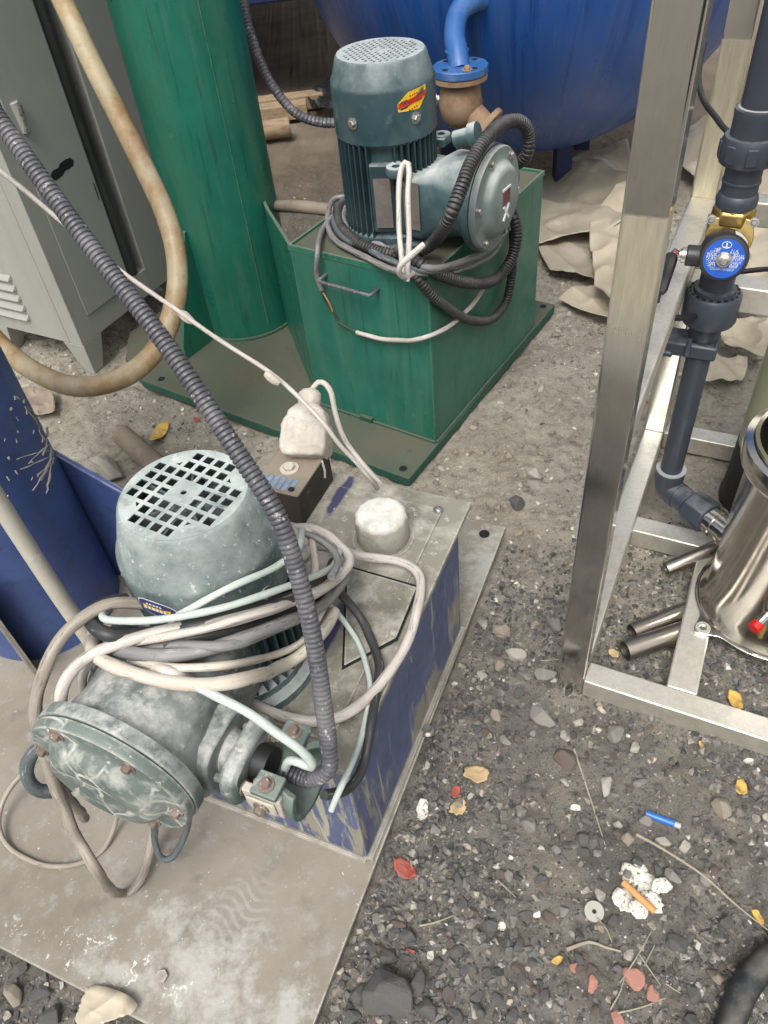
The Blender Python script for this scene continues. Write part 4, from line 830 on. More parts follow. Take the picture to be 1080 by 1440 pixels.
cab('cable', [(160, 905, 'k', .99), (190, 925, 'k', .97), (250, 950, 'c', .125), (310, 968, 'z', .42), (375, 1000, 'z', .405), (440, 1014, 'z', .395), (498, 1000, 'z', .393), (545, 950, 'z', .392), (577, 888, 'z', .392), (593, 832, 'z', .394), (585, 802, 'z', .396), (555, 786, 'z', .4), (505, 780, 'z', .42), (475, 772, 'z', .46), (440, 768, 'z', .48), (410, 790, 'c', .13)], .0088, M_cwhite, 'dirty white cable making a wide loop over the dusty tank lid')
cab('cable', [(210, 850, 'k', .98), (150, 851, 'k', .95), (100, 880, 'k', .93), (70, 922, 'k', .92), (54, 975, 'k', .93), (52, 1020, 'k', .95), (62, 1062, 'k', .98), (82, 1112, 'k', 1.02), (108, 1175, 'k', 1.06), (140, 1232, 'k', 1.08), (170, 1258, 'z', .03), (196, 1240, 'z', .03), (212, 1195, 'z', .04), (216, 1155, 'z', .1), (205, 1120, 'z', .2)], .0088, M_ctan, 'tan dusty cable looping down past the cover onto the base plate')
cab('cable', [(60, 1062, 'z', .15), (30, 1090, 'z', .1), (6, 1125, 'z', .05), (-2, 1165, 'z', .03), (18, 1196, 'z', BZ+.005), (60, 1216, 'z', BZ+.005), (110, 1215, 'z', BZ+.005), (148, 1192, 'z', BZ+.006), (165, 1150, 'z', .05), (168, 1115, 'z', .15)], .005, M_ctan, 'thin tan cable lying in a loop on the base plate')
cab('cable', [(75, 1035, 'k', 1.0), (45, 1060, 'k', 1.03), (38, 1090, 'k', 1.06), (55, 1112, 'k', 1.08), (90, 1110, 'k', 1.1), (130, 1092, 'k', 1.12)], .0105, M_cslate, 'slate grey cable curling out behind the round cover')
cab('cable', [(212, 1140, 'z', .2), (217, 1175, 'z', .1), (226, 1205, 'z', .05), (242, 1206, 'z', .05), (258, 1180, 'z', .09), (266, 1150, 'z', .16)], .006, M_cslate, 'small slate cable loop hanging under the cover edge')
cab('cable', [(225, 945, 'c', .15), (300, 975, 'z', .6), (370, 1018, 'z', .575), (420, 1054, 'z', .545), (438, 1078, 'z', .51), np.array(MMf @ Vector((.18, .198, .128))), np.array(MMf @ Vector((.18, .186, .1)))], .0062, M_cmint, 'pale mint cable running from the coil into the cable gland')
cab('cable', [(440, 835, 'c', .125), (470, 858, 'z', .43), (502, 900, 'z', .392), (519, 950, 'z', .388), (519, 985, 'z', .388), (508, 1040, 'z', .388), (490, 1082, 'bb', .03), (478, 1112, 'bb', .035), (466, 1140, 'bb', .03)], .0048, M_cmint, 'pale mint cable draped over the lid edge beside the black one')
cab('cable', [(455, 815, 'c', .13), (482, 838, 'z', .44), (512, 875, 'z', .4), (530, 925, 'z', .39), (531, 965, 'z', .39), (524, 1020, 'z', .39), (512, 1072, 'bb', .03), (490, 1108, 'bb', .03), (455, 1118, 'bb', .02)], .0075, M_cblack, 'black cable draped over the lid edge behind the conduit')
cab('cable', [(398, 738, 'k', 1.12), (415, 748, 'k', 1.1), (420, 765, 'k', 1.08), (412, 785, 'k', 1.06), (390, 800, 'k', 1.06)], .0075, M_cwhite, 'short white cable turn hooked over the back of the coil')
cab('cable', [(405, 758, 'k', 1.15), (428, 742, 'k', 1.14), (440, 765, 'k', 1.12), (443, 800, 'k', 1.08), (436, 830, 'k', 1.06)], .0062, M_ccream, 'narrow cream cable loop standing behind the conduit')
cab('cable', [(232, 905, 'c', .118), (300, 892, 'c', .113), (380, 872, 'c', .113), (450, 832, 'c', .115), (475, 800, 'z', .48)], .0095, M_cblack, 'black cable showing between the grey and white cables of the front coil')
cab('cable', [(150, 975, 'k', 1.0), (140, 940, 'k', .99), (150, 905, 'k', 1.0), (190, 880, 'k', 1.03)], .0105, M_cslate, 'slate cable dropping behind the terminal box of the blue unit')
cab('cable', [(480, 800, 'z', .5), (450, 828, 'c', .136), (380, 858, 'c', .133), (280, 886, 'c', .134), (190, 904, 'k', .94), (140, 918, 'k', .94), (118, 950, 'k', .96), (120, 990, 'k', .99)], .0062, M_cwhite, 'narrow dirty white cable wedged under the upper white cable of the front coil')
cab('cable', [(468, 838, 'z', .47), (420, 868, 'c', .124), (330, 905, 'c', .122), (240, 908, 'c', .127), (175, 915, 'k', .97), (140, 935, 'k', .98), (128, 975, 'k', 1.0)], .0075, M_cgrey, 'mottled grey cable sagging between the cream and flattened grey cables')
cab('cable', [(395, 745, 'k', 1.1), (432, 752, 'k', 1.12), (462, 768, 'k', 1.12), (476, 788, 'k', 1.1), (466, 812, 'k', 1.06)], .006, M_cgrey, 'thin grey cable crossing the back of the front coil')
cab('cable', [(110, 1000, 'k', 1.02), (75, 1030, 'k', 1.0), (70, 1070, 'k', 1.02), (95, 1120, 'k', 1.06), (120, 1150, 'z', .2)], .0085, M_ctan, 'short tan cable bent behind the cover rim')
# --- solenoid plug and its leads
P0 = BF.w(-.275, .47, .452); P1 = PK(436, 552, depth(P0)+.02); AXp = axis(P0, P1); Lp = float(np.linalg.norm(P1-P0))
plug = thing('cable_plug', P0, 'plaster-splashed white ribbed plug standing on the valve block', 'plug')
p = MB(); sec = lambda w, h, z: [(x, y, z) for x, y in rr(w, h, .008)]
p.loft([sec(.07, .062, 0), sec(.082, .074, .012), sec(.086, .074, Lp*.42), sec(.066, .058, Lp*.66), sec(.04, .038, Lp*.8)], AXp)
for sx in (-1, 1):
    for k in range(3): p.box((-.03+k*.024, sx*.03, .014+.006*k), (-.021+k*.024, sx*.0395, Lp*(.42+.05*k)), AXp)
pb = new('plug_body', p, M_plaster, plug)
rm = pb.modifiers.new('crust', 'REMESH'); rm.mode = 'VOXEL'; rm.voxel_size = .0028; rm.use_smooth_shade = True
tx = bpy.data.textures.new('crust', 'CLOUDS'); tx.noise_scale = .02; dm = pb.modifiers.new('lumps', 'DISPLACE'); dm.texture = tx; dm.strength = .006; dm.mid_level = .45
p = MB(); p.lathe([(.021, Lp*.76), (.021, Lp*.98), (.015, Lp*1.03)], AXp, 16); new('plug_gland', p, M_plaster, plug)
k0 = depth(P1)
cab('cable', [P1, (450, 536, 'k', k0), (464, 548, 'k', k0), (470, 580, 'k', k0+.02), (484, 618, 'k', k0+.03), (512, 655, 'k', k0+.02), (535, 680, 'k', k0+.03), (545, 695, 'k', k0+.08)], .0058, M_cwhite, 'mottled white lead looping from the plug down behind the tank')
cab('cable', [np.array([-.9, 1.32, 2.0]), np.array([-.87, 1.32, 1.6]), (-120, 140, 'k', 1.12), (0, 240, 'k', 1.17), (100, 322, 'k', 1.22), (180, 388, 'k', 1.26), (262, 446, 'k', 1.29), (330, 492, 'k', 1.31), (390, 532, 'k', 1.32), (430, 568, 'k', 1.31), (458, 600, 'k', 1.31), (490, 640, 'k', 1.34), (522, 674, 'k', 1.37), (534, 692, 'k', 1.45)], .0044, M_cwhite, 'thin white cable stretched from above across the green column to the plug')
for x, y, s in ((262, 446, 1), (383, 532, 1)):
    P = PK(x, y, 1.3); mb = MB(); mb.tube([PK(x-9, y-6.3, 1.298), PK(x-3, y-2, 1.295), PK(x+3, y+3, 1.296), PK(x+9, y+6.5, 1.3)], [.0055, .0085, .0078, .0055], 8); tag(new('tape_knot', mb, M_plaster), 'blob of pale tape on the thin white cable '+('over the cream hose' if x < 300 else 'just above the plug'), 'tape')
# --- cream hose
mb = MB(); mb.tube(resample(spline(pts([(55, -60, 'k', 1.75), (85, -5, 'k', 1.75), (130, 90, 'k', 1.75), (185, 200, 'k', 1.75), (232, 300, 'k', 1.75), (249, 370, 'k', 1.75), (245, 430, 'k', 1.75), (222, 488, 'k', 1.75), (175, 530, 'k', 1.75), (110, 544, 'k', 1.76), (50, 523, 'k', 1.78), (0, 484, 'k', 1.82), (-45, 430, 'k', 1.86)])), .012), .0235, 22); tag(new('braided_hose', mb, M_hose, None, smooth=60), 'stained cream braided hose hanging in a loop in front of the grey cabinet', 'hose')
# --- conduit behind the column
mb = MB(); corrug(mb, pts([(338, -40, 'k', 2.2), (343, 0, 'k', 2.2), (352, 45, 'k', 2.2), (376, 108, 'k', 2.2), (408, 152, 'k', 2.2), (440, 170, 'k', 2.2), (480, 172, 'k', 2.2), (520, 160, 'k', 2.2)]).tolist(), .0135, .011, 12, .15)
tag(new('corrugated_conduit', mb, M_conduit, None, smooth=28), 'grey corrugated conduit sagging between the green column and its motor', 'conduit')
# --- rear motor: conduits and cables
mb = MB(); corrug(mb, pts([np.array(MMr @ Vector((.178, .17, .082))), np.array(MMr @ Vector((.178, .215, .086))), (738, 222, 'k', 1.74), (743, 190, 'k', 1.7), (733, 172, 'k', 1.66), (712, 172, 'k', 1.62), (688, 190, 'k', 1.56), (664, 226, 'k', 1.52), (648, 266, 'k', 1.5), (630, 310, 'k', 1.52), (608, 342, 'z', .55), (580, 356, 'z', .525), (540, 356, 'z', .518), (500, 340, 'z', .518), (478, 315, 'z', .518), (476, 290, 'z', .52)]).tolist(), .0145, .0085, 14, .24)
tag(new('corrugated_conduit', mb, M_conduitR, None, smooth=28), 'black corrugated conduit arching over the terminal box of the green unit', 'conduit')
mb = MB(); corrug(mb, pts([(560, 352, 'z', .53), (592, 372, 'ga', -.012), (625, 388, 'gb', .02), (660, 398, 'gb', .035), (695, 394, 'gb', .04), (718, 366, 'gb', .045), (727, 330, 'gb', .045), (722, 305, 'gb', .03), (714, 295, 'gb', .0)]).tolist(), .0145, .0085, 14, .24)
tag(new('corrugated_conduit', mb, M_conduitR, None, smooth=28), 'black corrugated conduit slung along the green tank edge under the round cover', 'conduit')
mb = MB(); corrug(mb, pts([(575, 372, 'z', .53), (592, 398, 'ga', -.02), (618, 424, 'gb', .015), (655, 448, 'gb', .02), (688, 450, 'gb', .02), (710, 428, 'gb', .02), (719, 392, 'gb', .022), (722, 350, 'gb', .022), (722, 325, 'gb', .01)]).tolist(), .0122, .0078, 14, .24)
tag(new('corrugated_conduit', mb, M_conduitR, None, smooth=28), 'black corrugated conduit hanging lowest down the green tank side', 'conduit')
for i, (a, m, lb) in enumerate([(0, M_cgrey, 'outermost grey cable of the coil at the foot of the rear motor'), (1, M_cslate, 'slate cable second out in the coil at the rear motor foot'), (2, M_cgrey, 'innermost grey cable of the coil at the rear motor foot')]):
    o = [(468, 282), (460, 312), (474, 340), (510, 360), (556, 380)] if a == 0 else [(480, 284), (470, 310), (484, 334), (520, 352), (560, 371)] if a == 1 else [(490, 288), (484, 310), (497, 328), (530, 343), (565, 362)]
    cab('cable', [(o[0][0]+18, o[0][1]-6, 'z', .515), *[(x, y, 'z', .514+.004*a) for x, y in o[:-1]], (*o[-1], 'z', .525), (600, 384-4*a, 'ga', -.01-.004*a), (640, 381-5*a, 'gb', .02+.006*a), (690, 358-5*a, 'gb', .03+.004*a), (712, 325-4*a, 'gb', .02)], .008, m, lb)
cab('cable', [(478, 296, 'z', .515), (456, 318, 'z', .512), (447, 350, 'ga', -.012), (445, 385, 'ga', -.018), (452, 408, 'ga', -.016)], .007, M_cgrey, 'grey sheathed cable end hanging beside the green tank handle')
cab('wire', [(452, 408, 'ga', -.016), (458, 425, 'ga', -.014), (470, 440, 'ga', -.012), (478, 455, 'ga', -.012), (502, 468, 'ga', -.012)], .0028, M_cblack, 'thin black wire joined across the bared gap beside the handle', 'wire')
cab('wire', [(453, 410, 'ga', -.014), (462, 424, 'ga', -.018), (468, 438, 'ga', -.016)], .0022, mat('amber_wire', L(186, 140, 70), .5), 'short amber wire end bared beside the handle', 'wire')
cab('cable', [(501, 467, 'ga', -.012), (530, 476, 'ga', -.014), (562, 479, 'ga', -.016), (600, 474, 'ga', -.016), (640, 452, 'gb', .016), (668, 425, 'gb', .018), (685, 398, 'gb', .02)], .0062, M_cwhite, 'clean white cable hanging in a shallow curve across the green tank')
cab('cable_tie', [(566, 385, 'k', 1.545), (562, 330, 'k', 1.545), (561, 270, 'k', 1.535), (565, 235, 'k', 1.53), (572, 228, 'k', 1.53), (576, 240, 'k', 1.528), (575, 290, 'k', 1.53), (575, 350, 'k', 1.54), (572, 396, 'k', 1.55)], .0062, M_cwhite, 'dirty white lead hooked through the lifting lug and hanging over the coil', 'cable')
cab('cable_tie', [(596, 344, 'k', 1.5), (580, 358, 'k', 1.5), (566, 370, 'k', 1.5), (560, 382, 'k', 1.515), (568, 390, 'k', 1.54), (580, 384, 'k', 1.56)], .007, M_cwhite, 'short white lead knotted across the coil of the rear motor', 'cable')

# ================================================================== GREY CABINET
K0 = np.array(Z(132, 527, 0)); kdeg = 31.3
KF = Frame(K0+np.array([0, .01, 0]), kdeg)       # a runs along the door face, b points out of the door face
cab_o = thing('electrical_cabinet', KF.w(-.2, .25, 0), 'tall grey steel electrical cabinet on splayed feet beside the green column', 'cabinet')
KM = KF.mat(); ZB0, ZB1 = .1, 1.75
DA, DB = .27, .345                                 # channel between door and frame strip
p = MB(); p.box((-.42, 0, ZB0), (-.055, .52, ZB1), KM)
p.box((-.055, 0, ZB0), (0, DA-.001, ZB1), KM); p.box((-.055, DB, ZB0), (0, .52, ZB1), KM); p.box((-.055, DA-.001, ZB0), (0, DB, ZB0+.085), KM)
body = new('cabinet_body', p, M_cab, cab_o, bevel=.002)
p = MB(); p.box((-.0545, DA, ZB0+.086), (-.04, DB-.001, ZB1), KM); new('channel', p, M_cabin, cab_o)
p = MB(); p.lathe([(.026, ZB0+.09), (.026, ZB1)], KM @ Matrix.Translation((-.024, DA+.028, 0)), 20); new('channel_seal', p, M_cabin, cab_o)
p = MB(); p.box((.0005, .055, ZB0+.075), (.006, DA-.008, ZB1), KM); door = new('door', p, M_cab, cab_o, bevel=.003)
for a in (.078,):
    p = MB(); A0 = KF.onb(18, 143, .006); A1 = KF.onb(37, 186, .006)
    mm = Vector(A1-A0); q = axis(A0, A1); sec = rr(.024, .012, .0055)
    p.tube([A0, A1], .013, 10); hnd = new('lock_plate', p, M_cab, door, bevel=.002)
    p = MB(); B0 = KF.onb(25, 148, .014); B1 = KF.onb(38, 187, .014); p.tube([B0, (B0*2+B1)/3], .009, 8); p.tube([(B0+B1)/2, B1], .006, 8); new('lock_handle', p, M_bolt, door)
q = [KF.onb(x, y, .0066) for x, y in ((71, 246), (74, 240), (82, 236), (84, 230), (92, 224), (99, 222), (104, 226), (103, 233), (97, 238), (92, 240), (88, 247), (79, 254), (73, 252))]
mb = MB(); mb.add([tuple(v) for v in q], [tuple(range(len(q)))]); o = new('scorch_mark', mb, M_black, door)
q = [KF.onb(x, y, .0066) for x, y in ((130, 256), (133, 259), (140, 281), (139, 282))]; mb = MB(); mb.add([tuple(v) for v in q], [(0, 1, 2, 3)]); new('scratch', mb, M_black, door)
for k in range(5):
    y0 = 362+k*14.2; x1 = 6+k*6.6; A = KF.ona(-40, y0-6+k*0, -.0); Bp = KF.ona(x1, y0+7, -.0)
    z = (A[2]+Bp[2])/2; m = MB(); ba = (A-KF.O) @ KF.b; bb = (Bp-KF.O) @ KF.b; zz = ZB0+.195-k*.034
    m.add([(bb, -.001, zz), (-.4, -.001, zz), (-.4, -.013, zz-.002), (bb-.006, -.013, zz-.002), (bb, -.001, zz+.014), (-.4, -.001, zz+.014)], [(0, 1, 2, 3), (3, 2, 5, 4), (0, 3, 4), (1, 5, 2)], KM); new('louvre', m, M_cab, cab_o, smooth=0)
for (b, a) in ((0, 0), (-.42, 0), (-.42, .52), (0, .52)):
    sb = -1 if b == 0 else 1; sa = 1 if a == 0 else -1; m = MB()
    top = [(b, a), (b+sb*.085, a), (b+sb*.085, a+sa*.085), (b, a+sa*.085)]; bot = [(b+sb*.008, a+sa*.008), (b+sb*.05, a+sa*.008), (b+sb*.05, a+sa*.05), (b+sb*.008, a+sa*.05)]
    if sb*sa > 0: top = top[::-1]; bot = bot[::-1]
    m.loft([[(x, y, ZB0-.0005) for x, y in top], [(x, y, -.01) for x, y in bot]], KM); new('foot', m, M_cab, cab_o, bevel=.002)

# ================================================================== STAINLESS SKID
SM = SF.mat()
sk = thing('stainless_frame', SF.w(.25, .4, 0), 'square-tube stainless steel frame standing on the gravel', 'frame')
for (b, a) in ((-.05, 0), (-.05, .785), (.62, 0), (.62, .785)):
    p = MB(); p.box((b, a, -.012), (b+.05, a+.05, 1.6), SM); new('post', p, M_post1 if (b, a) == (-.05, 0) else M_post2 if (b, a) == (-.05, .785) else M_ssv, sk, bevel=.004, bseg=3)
RAILS = []
for zt in (.05, 1.6):
    RAILS += [((-.049, .0502, zt-.05), (-.001, .7848, zt)), ((.0002, .001, zt-.05), (.6198, .049, zt)), ((.0002, .786, zt-.05), (.6198, .834, zt)), ((.621, .0502, zt-.05), (.669, .7848, zt))]
RAILS += [((-.0008, .424, .0), (.6208, .472, .0497)), ((.145, .0492, 0), (.2, .4238, .0492))]
RAILS += [((-.0495, .0502, .6), (-.0005, .7848, .65)), ((-.0003, .535, .555), (.6208, .585, .605)), ((.0002, .7865, .6), (.6198, .8335, .65))]
for lo, hi in RAILS:
    p = MB(); p.box(lo, hi, SM); new('rail', p, M_ssh, sk, bevel=.003, bseg=2)
# pressure vessels
def flange_pts(R, ears, er, n=96):
    out = []
    for i in range(n):
        t = 2*math.pi*i/n; r = R
        for e in ears:
            d = (t-e+math.pi) % (2*math.pi)-math.pi; r += er*math.exp(-(d/.13)**2)
        out.append((r*math.cos(t), r*math.sin(t)))
    return out
VC = SF.mat(.3, .318, 0)
vs = thing('filter_housing', SF.w(.3, .318, .05), 'polished stainless filter housing bolted to the frame by a lobed foot flange', 'filter housing')
ears = [math.radians(a) for a in (225, 315, 45, 135)]
p = MB(); p.prism(flange_pts(.147, ears, .035), .0502, .0545, VC); new('foot_flange', p, M_ssp, vs, bevel=.001)
for e in ears:
    p = MB(); MM = VC @ Matrix.Translation((.163*math.cos(e), .163*math.sin(e), .0546)); p.lathe([(.0075, 0), (.014, 0), (.014, .003), (.0075, .003), (.0075, 0)], MM, 20, False, False); new('flange_washer', p, M_ssh, vs)
p = MB(); p.lathe([(.142, .0546), (.14, .06), (.134, .072), (.13, .09), (.128, .12), (.127, .4), (.13, .405), (.13, .47), (.123, .47), (.123, .2), (.0001, .2)], VC, 72, False, False); vb = new('shell', p, M_ssp, vs, smooth=50)
p = MB(); p.lathe([(.131, .42), (.143, .422), (.145, .43), (.145, .452), (.143, .46), (.131, .462), (.131, .42)], VC, 72, False, False); new('clamp_ring', p, M_ssp, vs, smooth=50)
ej = SF.w(.047, .49, .14); vc3 = SF.w(.3, .318, .14); dj = (vc3-ej)/np.linalg.norm(vc3-ej)
p = MB(); p.cyl(vc3-dj*.12, ej+dj*.12, .029, None, 28); p.cyl(vc3-dj*.131, vc3-dj*.14, .033, None, 28); p.cyl(ej+dj*.133, ej+dj*.14, .031, None, 28); new('inlet_nipple', p, M_ssp, vs)
dr = np.array(VC @ Vector((-.02, -.128, .16))); dr2 = np.array(VC @ Vector((-.035, -.155, .155)))
p = MB(); p.cyl(dr, dr2, .0095, None, 16); new('drain_stub', p, M_ssp, vs)
p = MB(); p.cyl(dr2-(dr2-dr)*.1, dr2+(dr2-dr)*.35, .0125, .0115, 14); new('drain_cap', p, M_redcap, vs, bevel=.001)
FC = SF.mat(.27, .68, 0)
fr = thing('resin_tank', SF.w(.27, .68, 0), 'olive green fibreglass pressure tank in a black base behind the polished housing', 'tank')
p = MB(); p.lathe([(.112, -.008), (.112, .01), (.108, .02), (.106, .16), (.103, .165)], FC, 56); new('base_boot', p, M_rblack, fr)
p = MB(); p.lathe([(.05, .06), (.09, .09), (.103, .14), (.1045, .2), (.1045, 1.0), (.095, 1.07), (.06, 1.11), (.03, 1.12)], FC, 56); new('shell', p, M_frp, fr, smooth=60)
# pvc riser
def px_of(P):
    d = np.array(P)-C_; k = d @ w_; return 540+FPX*(d @ r_)/k, 720-FPX*(d @ u_)/k
def zy(y):
    zs = np.linspace(0, 1.3, 1301); return float(zs[np.argmin([abs(px_of(SF.w(.047, .49, z))[1]-y) for z in zs])])
pv = thing('pvc_riser', SF.w(.047, .49, .1), 'dark grey PVC riser pipe with unions, clamp and elbow inside the frame', 'pipe')
RV = SF.mat(.047, .49, 0)
def ring(name, prof, m=None, par=None, seg=40, sm=40): 
    p = MB(); p.lathe(prof, RV, seg); return new(name, p, m or M_pvc, par or pv, smooth=sm)
ring('pipe', [(.0225, .155), (.0225, .53)]); ring('pipe', [(.0265, .905), (.0265, 1.58)])
zu = .595
un = ring('union', [(.026, .525), (.028, .53), (.028, .555), (.0455, .56), (.0475, .565), (.0475, .612), (.044, .617), (.036, .6175), (.035, .624), (.03, .627)])
for k in range(20): p = MB(); t = k*6.283/20; p.box((.0385, -.003, .6176), (.0425, .003, .6195), RV @ Matrix.Rotation(t, 4, 'Z')); new('union_notch', p, M_rblack, un)
ring('adapter', [(.029, .627), (.029, .652), (.0265, .653), (.0265, .685)])
u2 = ring('union', [(.027, .768), (.0315, .772), (.0325, .782), (.03, .79), (.028, .792), (.028, .808), (.0295, .809), (.0295, .812), (.028, .813), (.028, .838), (.041, .84), (.0425, .845), (.0425, .872), (.0395, .879), (.033, .88), (.033, .905), (.034, .916), (.0335, .918), (.027, .918)])
for k in range(8):
    p = MB(); t = k*6.283/8+.2; p.box((.041, -.008, .846), (.0445, .008, .872), RV @ Matrix.Rotation(t, 4, 'Z')); new('grip', p, M_pvc, u2, bevel=.0015)
ring('cut_edge', [(.0268, .9182), (.0295, .919), (.0268, .9205)], M_pvcl); ring('cut_edge', [(.0283, .8395), (.0288, .841), (.0283, .8425)], M_pvcl)
# elbow at the foot
arc = [ej+np.array([0, 0, .032]), ej+np.array([0, 0, .02]), ej+dj*.006+np.array([0, 0, .006]), ej+dj*.02, ej+dj*.035]
p = MB(); p.tube(spline(arc, .006), .029, 28); p.cyl(ej+np.array([0, 0, .03]), ej+np.array([0, 0, .052]), .0305, None, 28); p.cyl(ej+dj*.034, ej+dj*.07, .027, None, 28); eb = new('elbow', p, M_pvc, pv, smooth=60)
p = MB(); p.lathe([(.0235, 0), (.031, 0), (.031, .003), (.0235, .003)], Matrix.Translation(ej+np.array([0, 0, .0522])), 28); new('cut_edge', p, M_pvcl, eb)
p = MB(); MM = axis(ej+dj*.066, ej+dj*.13); p.lathe([(.034, 0), (.038, .004), (.038, .05), (.034, .055)], MM, 8); new('hex_nut', p, M_pvc, pv, bevel=.002)
# clamp bracket
zc0 = zy(487); p = MB(); p.box((-.075, -.028, zc0-.012), (.03, .028, zc0+.016), RV); p.box((-.075, -.034, zc0-.014), (-.045, .034, zc0-.002), RV); clp = new('pipe_clamp', p, M_pvc, pv, bevel=.004)
p = MB(); p.cyl(np.array(RV @ Vector((-.02, -.036, zc0-.002))), np.array(RV @ Vector((-.02, -.03, zc0+.03))), .006, .004, 10); new('clamp_screw', p, M_pvc, clp)
# solenoid valve
sv = thing('solenoid_valve', SF.w(.047, .49, .7), 'brass solenoid valve with black coil and round blue label on the PVC riser', 'valve')
p = MB(); p.lathe([(.026, .683), (.029, .686), (.029, .77), (.026, .772)], RV, 8); 
cdir = (C_+np.array([.1, 0, -.35])-SF.w(.047, .49, .7)); cdir /= np.linalg.norm(cdir); vb_ = SF.w(.047, .49, .722)
AXv = axis(vb_, vb_+cdir)
zax = Vector(np.array([0, 0, 1.])-cdir*cdir[2]).normalized(); xax = zax.cross(Vector(cdir)); AXv = Matrix(((xax.x, zax.x, cdir[0], vb_[0]), (xax.y, zax.y, cdir[1], vb_[1]), (xax.z, zax.z, cdir[2], vb_[2]), (0, 0, 0, 1))) @ Matrix.Scale(.95, 4)
p.lathe([(.036, -.02), (.036, .02)], AXv, 36); p.lathe([(.03, .742), (.034, .746), (.034, .765), (.03, .769)], RV, 6); p.lathe([(.02, .7), (.036, .712), (.036, .738), (.022, .75)], RV, 24); new('valve_body', p, M_brass, sv, smooth=40, bevel=.002)
p = MB(); p.prism(flange_pts(.039, [math.radians(a) for a in (40, 140, 220, 320)], .014), .0202, .034, AXv); bon = new('bonnet', p, M_brass, sv, bevel=.0015)
for a in (40, 140, 220, 320):
    t = math.radians(a); new('bonnet_screw', bolt_mb(AXv @ Matrix.Translation((.044*math.cos(t), .044*math.sin(t), .034)), .0052, .006), M_bolt, bon)
AXc = AXv @ Matrix.Translation((-.004, -.022, 0))
p = MB(); p.lathe([(.03, .03), (.036, .034), (.0395, .04), (.0395, .082), (.037, .0855), (.033, .0865)], AXc, 48)
coil = new('coil', p, M_coil, sv, smooth=40)
p = MB(); p.lathe([(.0325, .0867), (.0325, .0875)], AXc, 48); new('label_disc', p, M_lblue, coil)
p = MB()
for y, x0, x1 in ((.0145, -.018, -.009), (.0145, .009, .018), (.0065, -.028, -.013), (.0065, .014, .029), (-.0005, -.028, -.013), (-.0005, .013, .028), (-.0085, -.026, -.013), (-.0085, .012, .025), (-.016, -.02, .02), (.0105, -.024, -.008), (.0105, .008, .02), (.003, -.028, -.011), (.003, .012, .029), (-.005, -.027, -.011), (-.005, .011, .027), (-.012, -.024, -.012), (-.012, .011, .023), (.017, -.012, -.006), (-.0185, -.017, .017)):
    hgt = .0038 if abs(y) < .016 else .0022; xx = x0
    while xx < x1:
        cw = hgt*random.uniform(.5, .75)
        for st_ in range(3):
            if random.random() < .5: v = xx+random.choice((0, cw*.5, cw*.8)); p.box((v, y-hgt/2, .0876), (v+hgt*.17, y+hgt/2, .0879), AXc)
            else: v = y+hgt*random.choice((-.45, 0, .32)); p.box((xx, v, .0876), (xx+cw, v+hgt*.17, .0879), AXc)
        xx += cw+hgt*.28
t0 = [(math.cos(a)*.0072, .0225+math.sin(a)*.0052, .0877) for a in np.linspace(0, 6.28, 24)]
p.tube([np.array(AXc @ Vector(q)) for q in t0], .0006, 5, False); p.box((-.001, .019, .0876), (.001, .026, .0879), AXc); p.box((-.004, .0185, .0876), (.004, .0195, .0879), AXc); new('label_print', p, M_white, coil)
p = MB(); MN = AXc @ Matrix.Translation((0, -.001, .0876)); p.lathe([(.0125, 0), (.0125, .002)], MN, 28); p.lathe([(.0105, .002), (.0105, .0095), (.009, .0105)], MN, 6); p.lathe([(.006, .0105), (.006, .0145), (.005, .0155)], MN, 18); new('coil_nut', p, M_bolt, coil)
p = MB(); hx = [(.0398*math.cos(a), .0398*math.sin(a), z) for z in (.05, .078) for a in np.linspace(.55, 1.3, 10)]; p.add(hx, [(i, i+1, i+11, i+10) for i in range(9)], AXc); new('side_label', p, M_white, coil)
p = MB(); MS = AXc @ Matrix.Translation((-.034, -.004, .066)) @ Matrix.Rotation(-math.pi/2, 4, 'Y'); p.lathe([(.0175, 0), (.0175, .026)], MS, 28); sg = new('coil_outlet', p, M_coil, sv, bevel=.002)
p = MB(); p.lathe([(.0135, .026), (.0135, .033), (.01, .034), (.01, .037)], MS, 12); new('outlet_nut', p, M_bolt, sg)
se = np.array(MS @ Vector((0, 0, .036))); ks = depth(se)
cab('wire', [se, (948, 352, 'k', ks), (943, 362, 'k', ks)], .0016, M_redcap, 'thin red wire leaving the solenoid coil', 'wire')
cab('wire', [se+np.array([0, 0, .004]), (946, 349, 'k', ks), (944, 364, 'k', ks)], .0016, M_rblack, 'thin black wire leaving the solenoid coil', 'wire')
mb = MB(); Q = spline(pts([(945, 358, 'k', ks), (940, 375, 'k', ks), (933, 395, 'k', ks+.01), (928, 412, 'k', ks+.01)]), .006); mb.tube(Q, [.009, *[.011]*(len(Q)-2), .008], 8); tag(new('taped_splice', mb, M_rblack), 'black taped splice hanging beside the solenoid coil', 'tape')
cab('cable', [(928, 408, 'k', ks+.01), (923, 428, 'k', ks+.02), (932, 444, 'k', ks+.03), (955, 447, 'k', ks+.05), (985, 444, 'k', ks+.11), (1010, 440, 'k', ks+.2)], .006, M_rblack, 'black cable from the taped splice passing behind the lower PVC union')
cab('cable', [(990, 60, 'k', 1.35), (983, 100, 'k', 1.35), (988, 140, 'k', 1.33), (1005, 165, 'k', 1.3), (1030, 190, 'k', 1.27), (1060, 196, 'k', 1.27)], .0055, M_rblack, 'black cable curving behind the upper PVC union')
cab('cable', [(1020, 385, 'k', 1.5), (1050, 380, 'k', 1.5), (1085, 378, 'k', 1.5)], .0055, M_rblack, 'short black cable showing beneath the solenoid coil')
cab('cable', [(1020, 434, 'k', 1.45), (1050, 428, 'k', 1.42), (1085, 420, 'k', 1.4)], .0065, M_conduit, 'grey cable beside the lower PVC union')

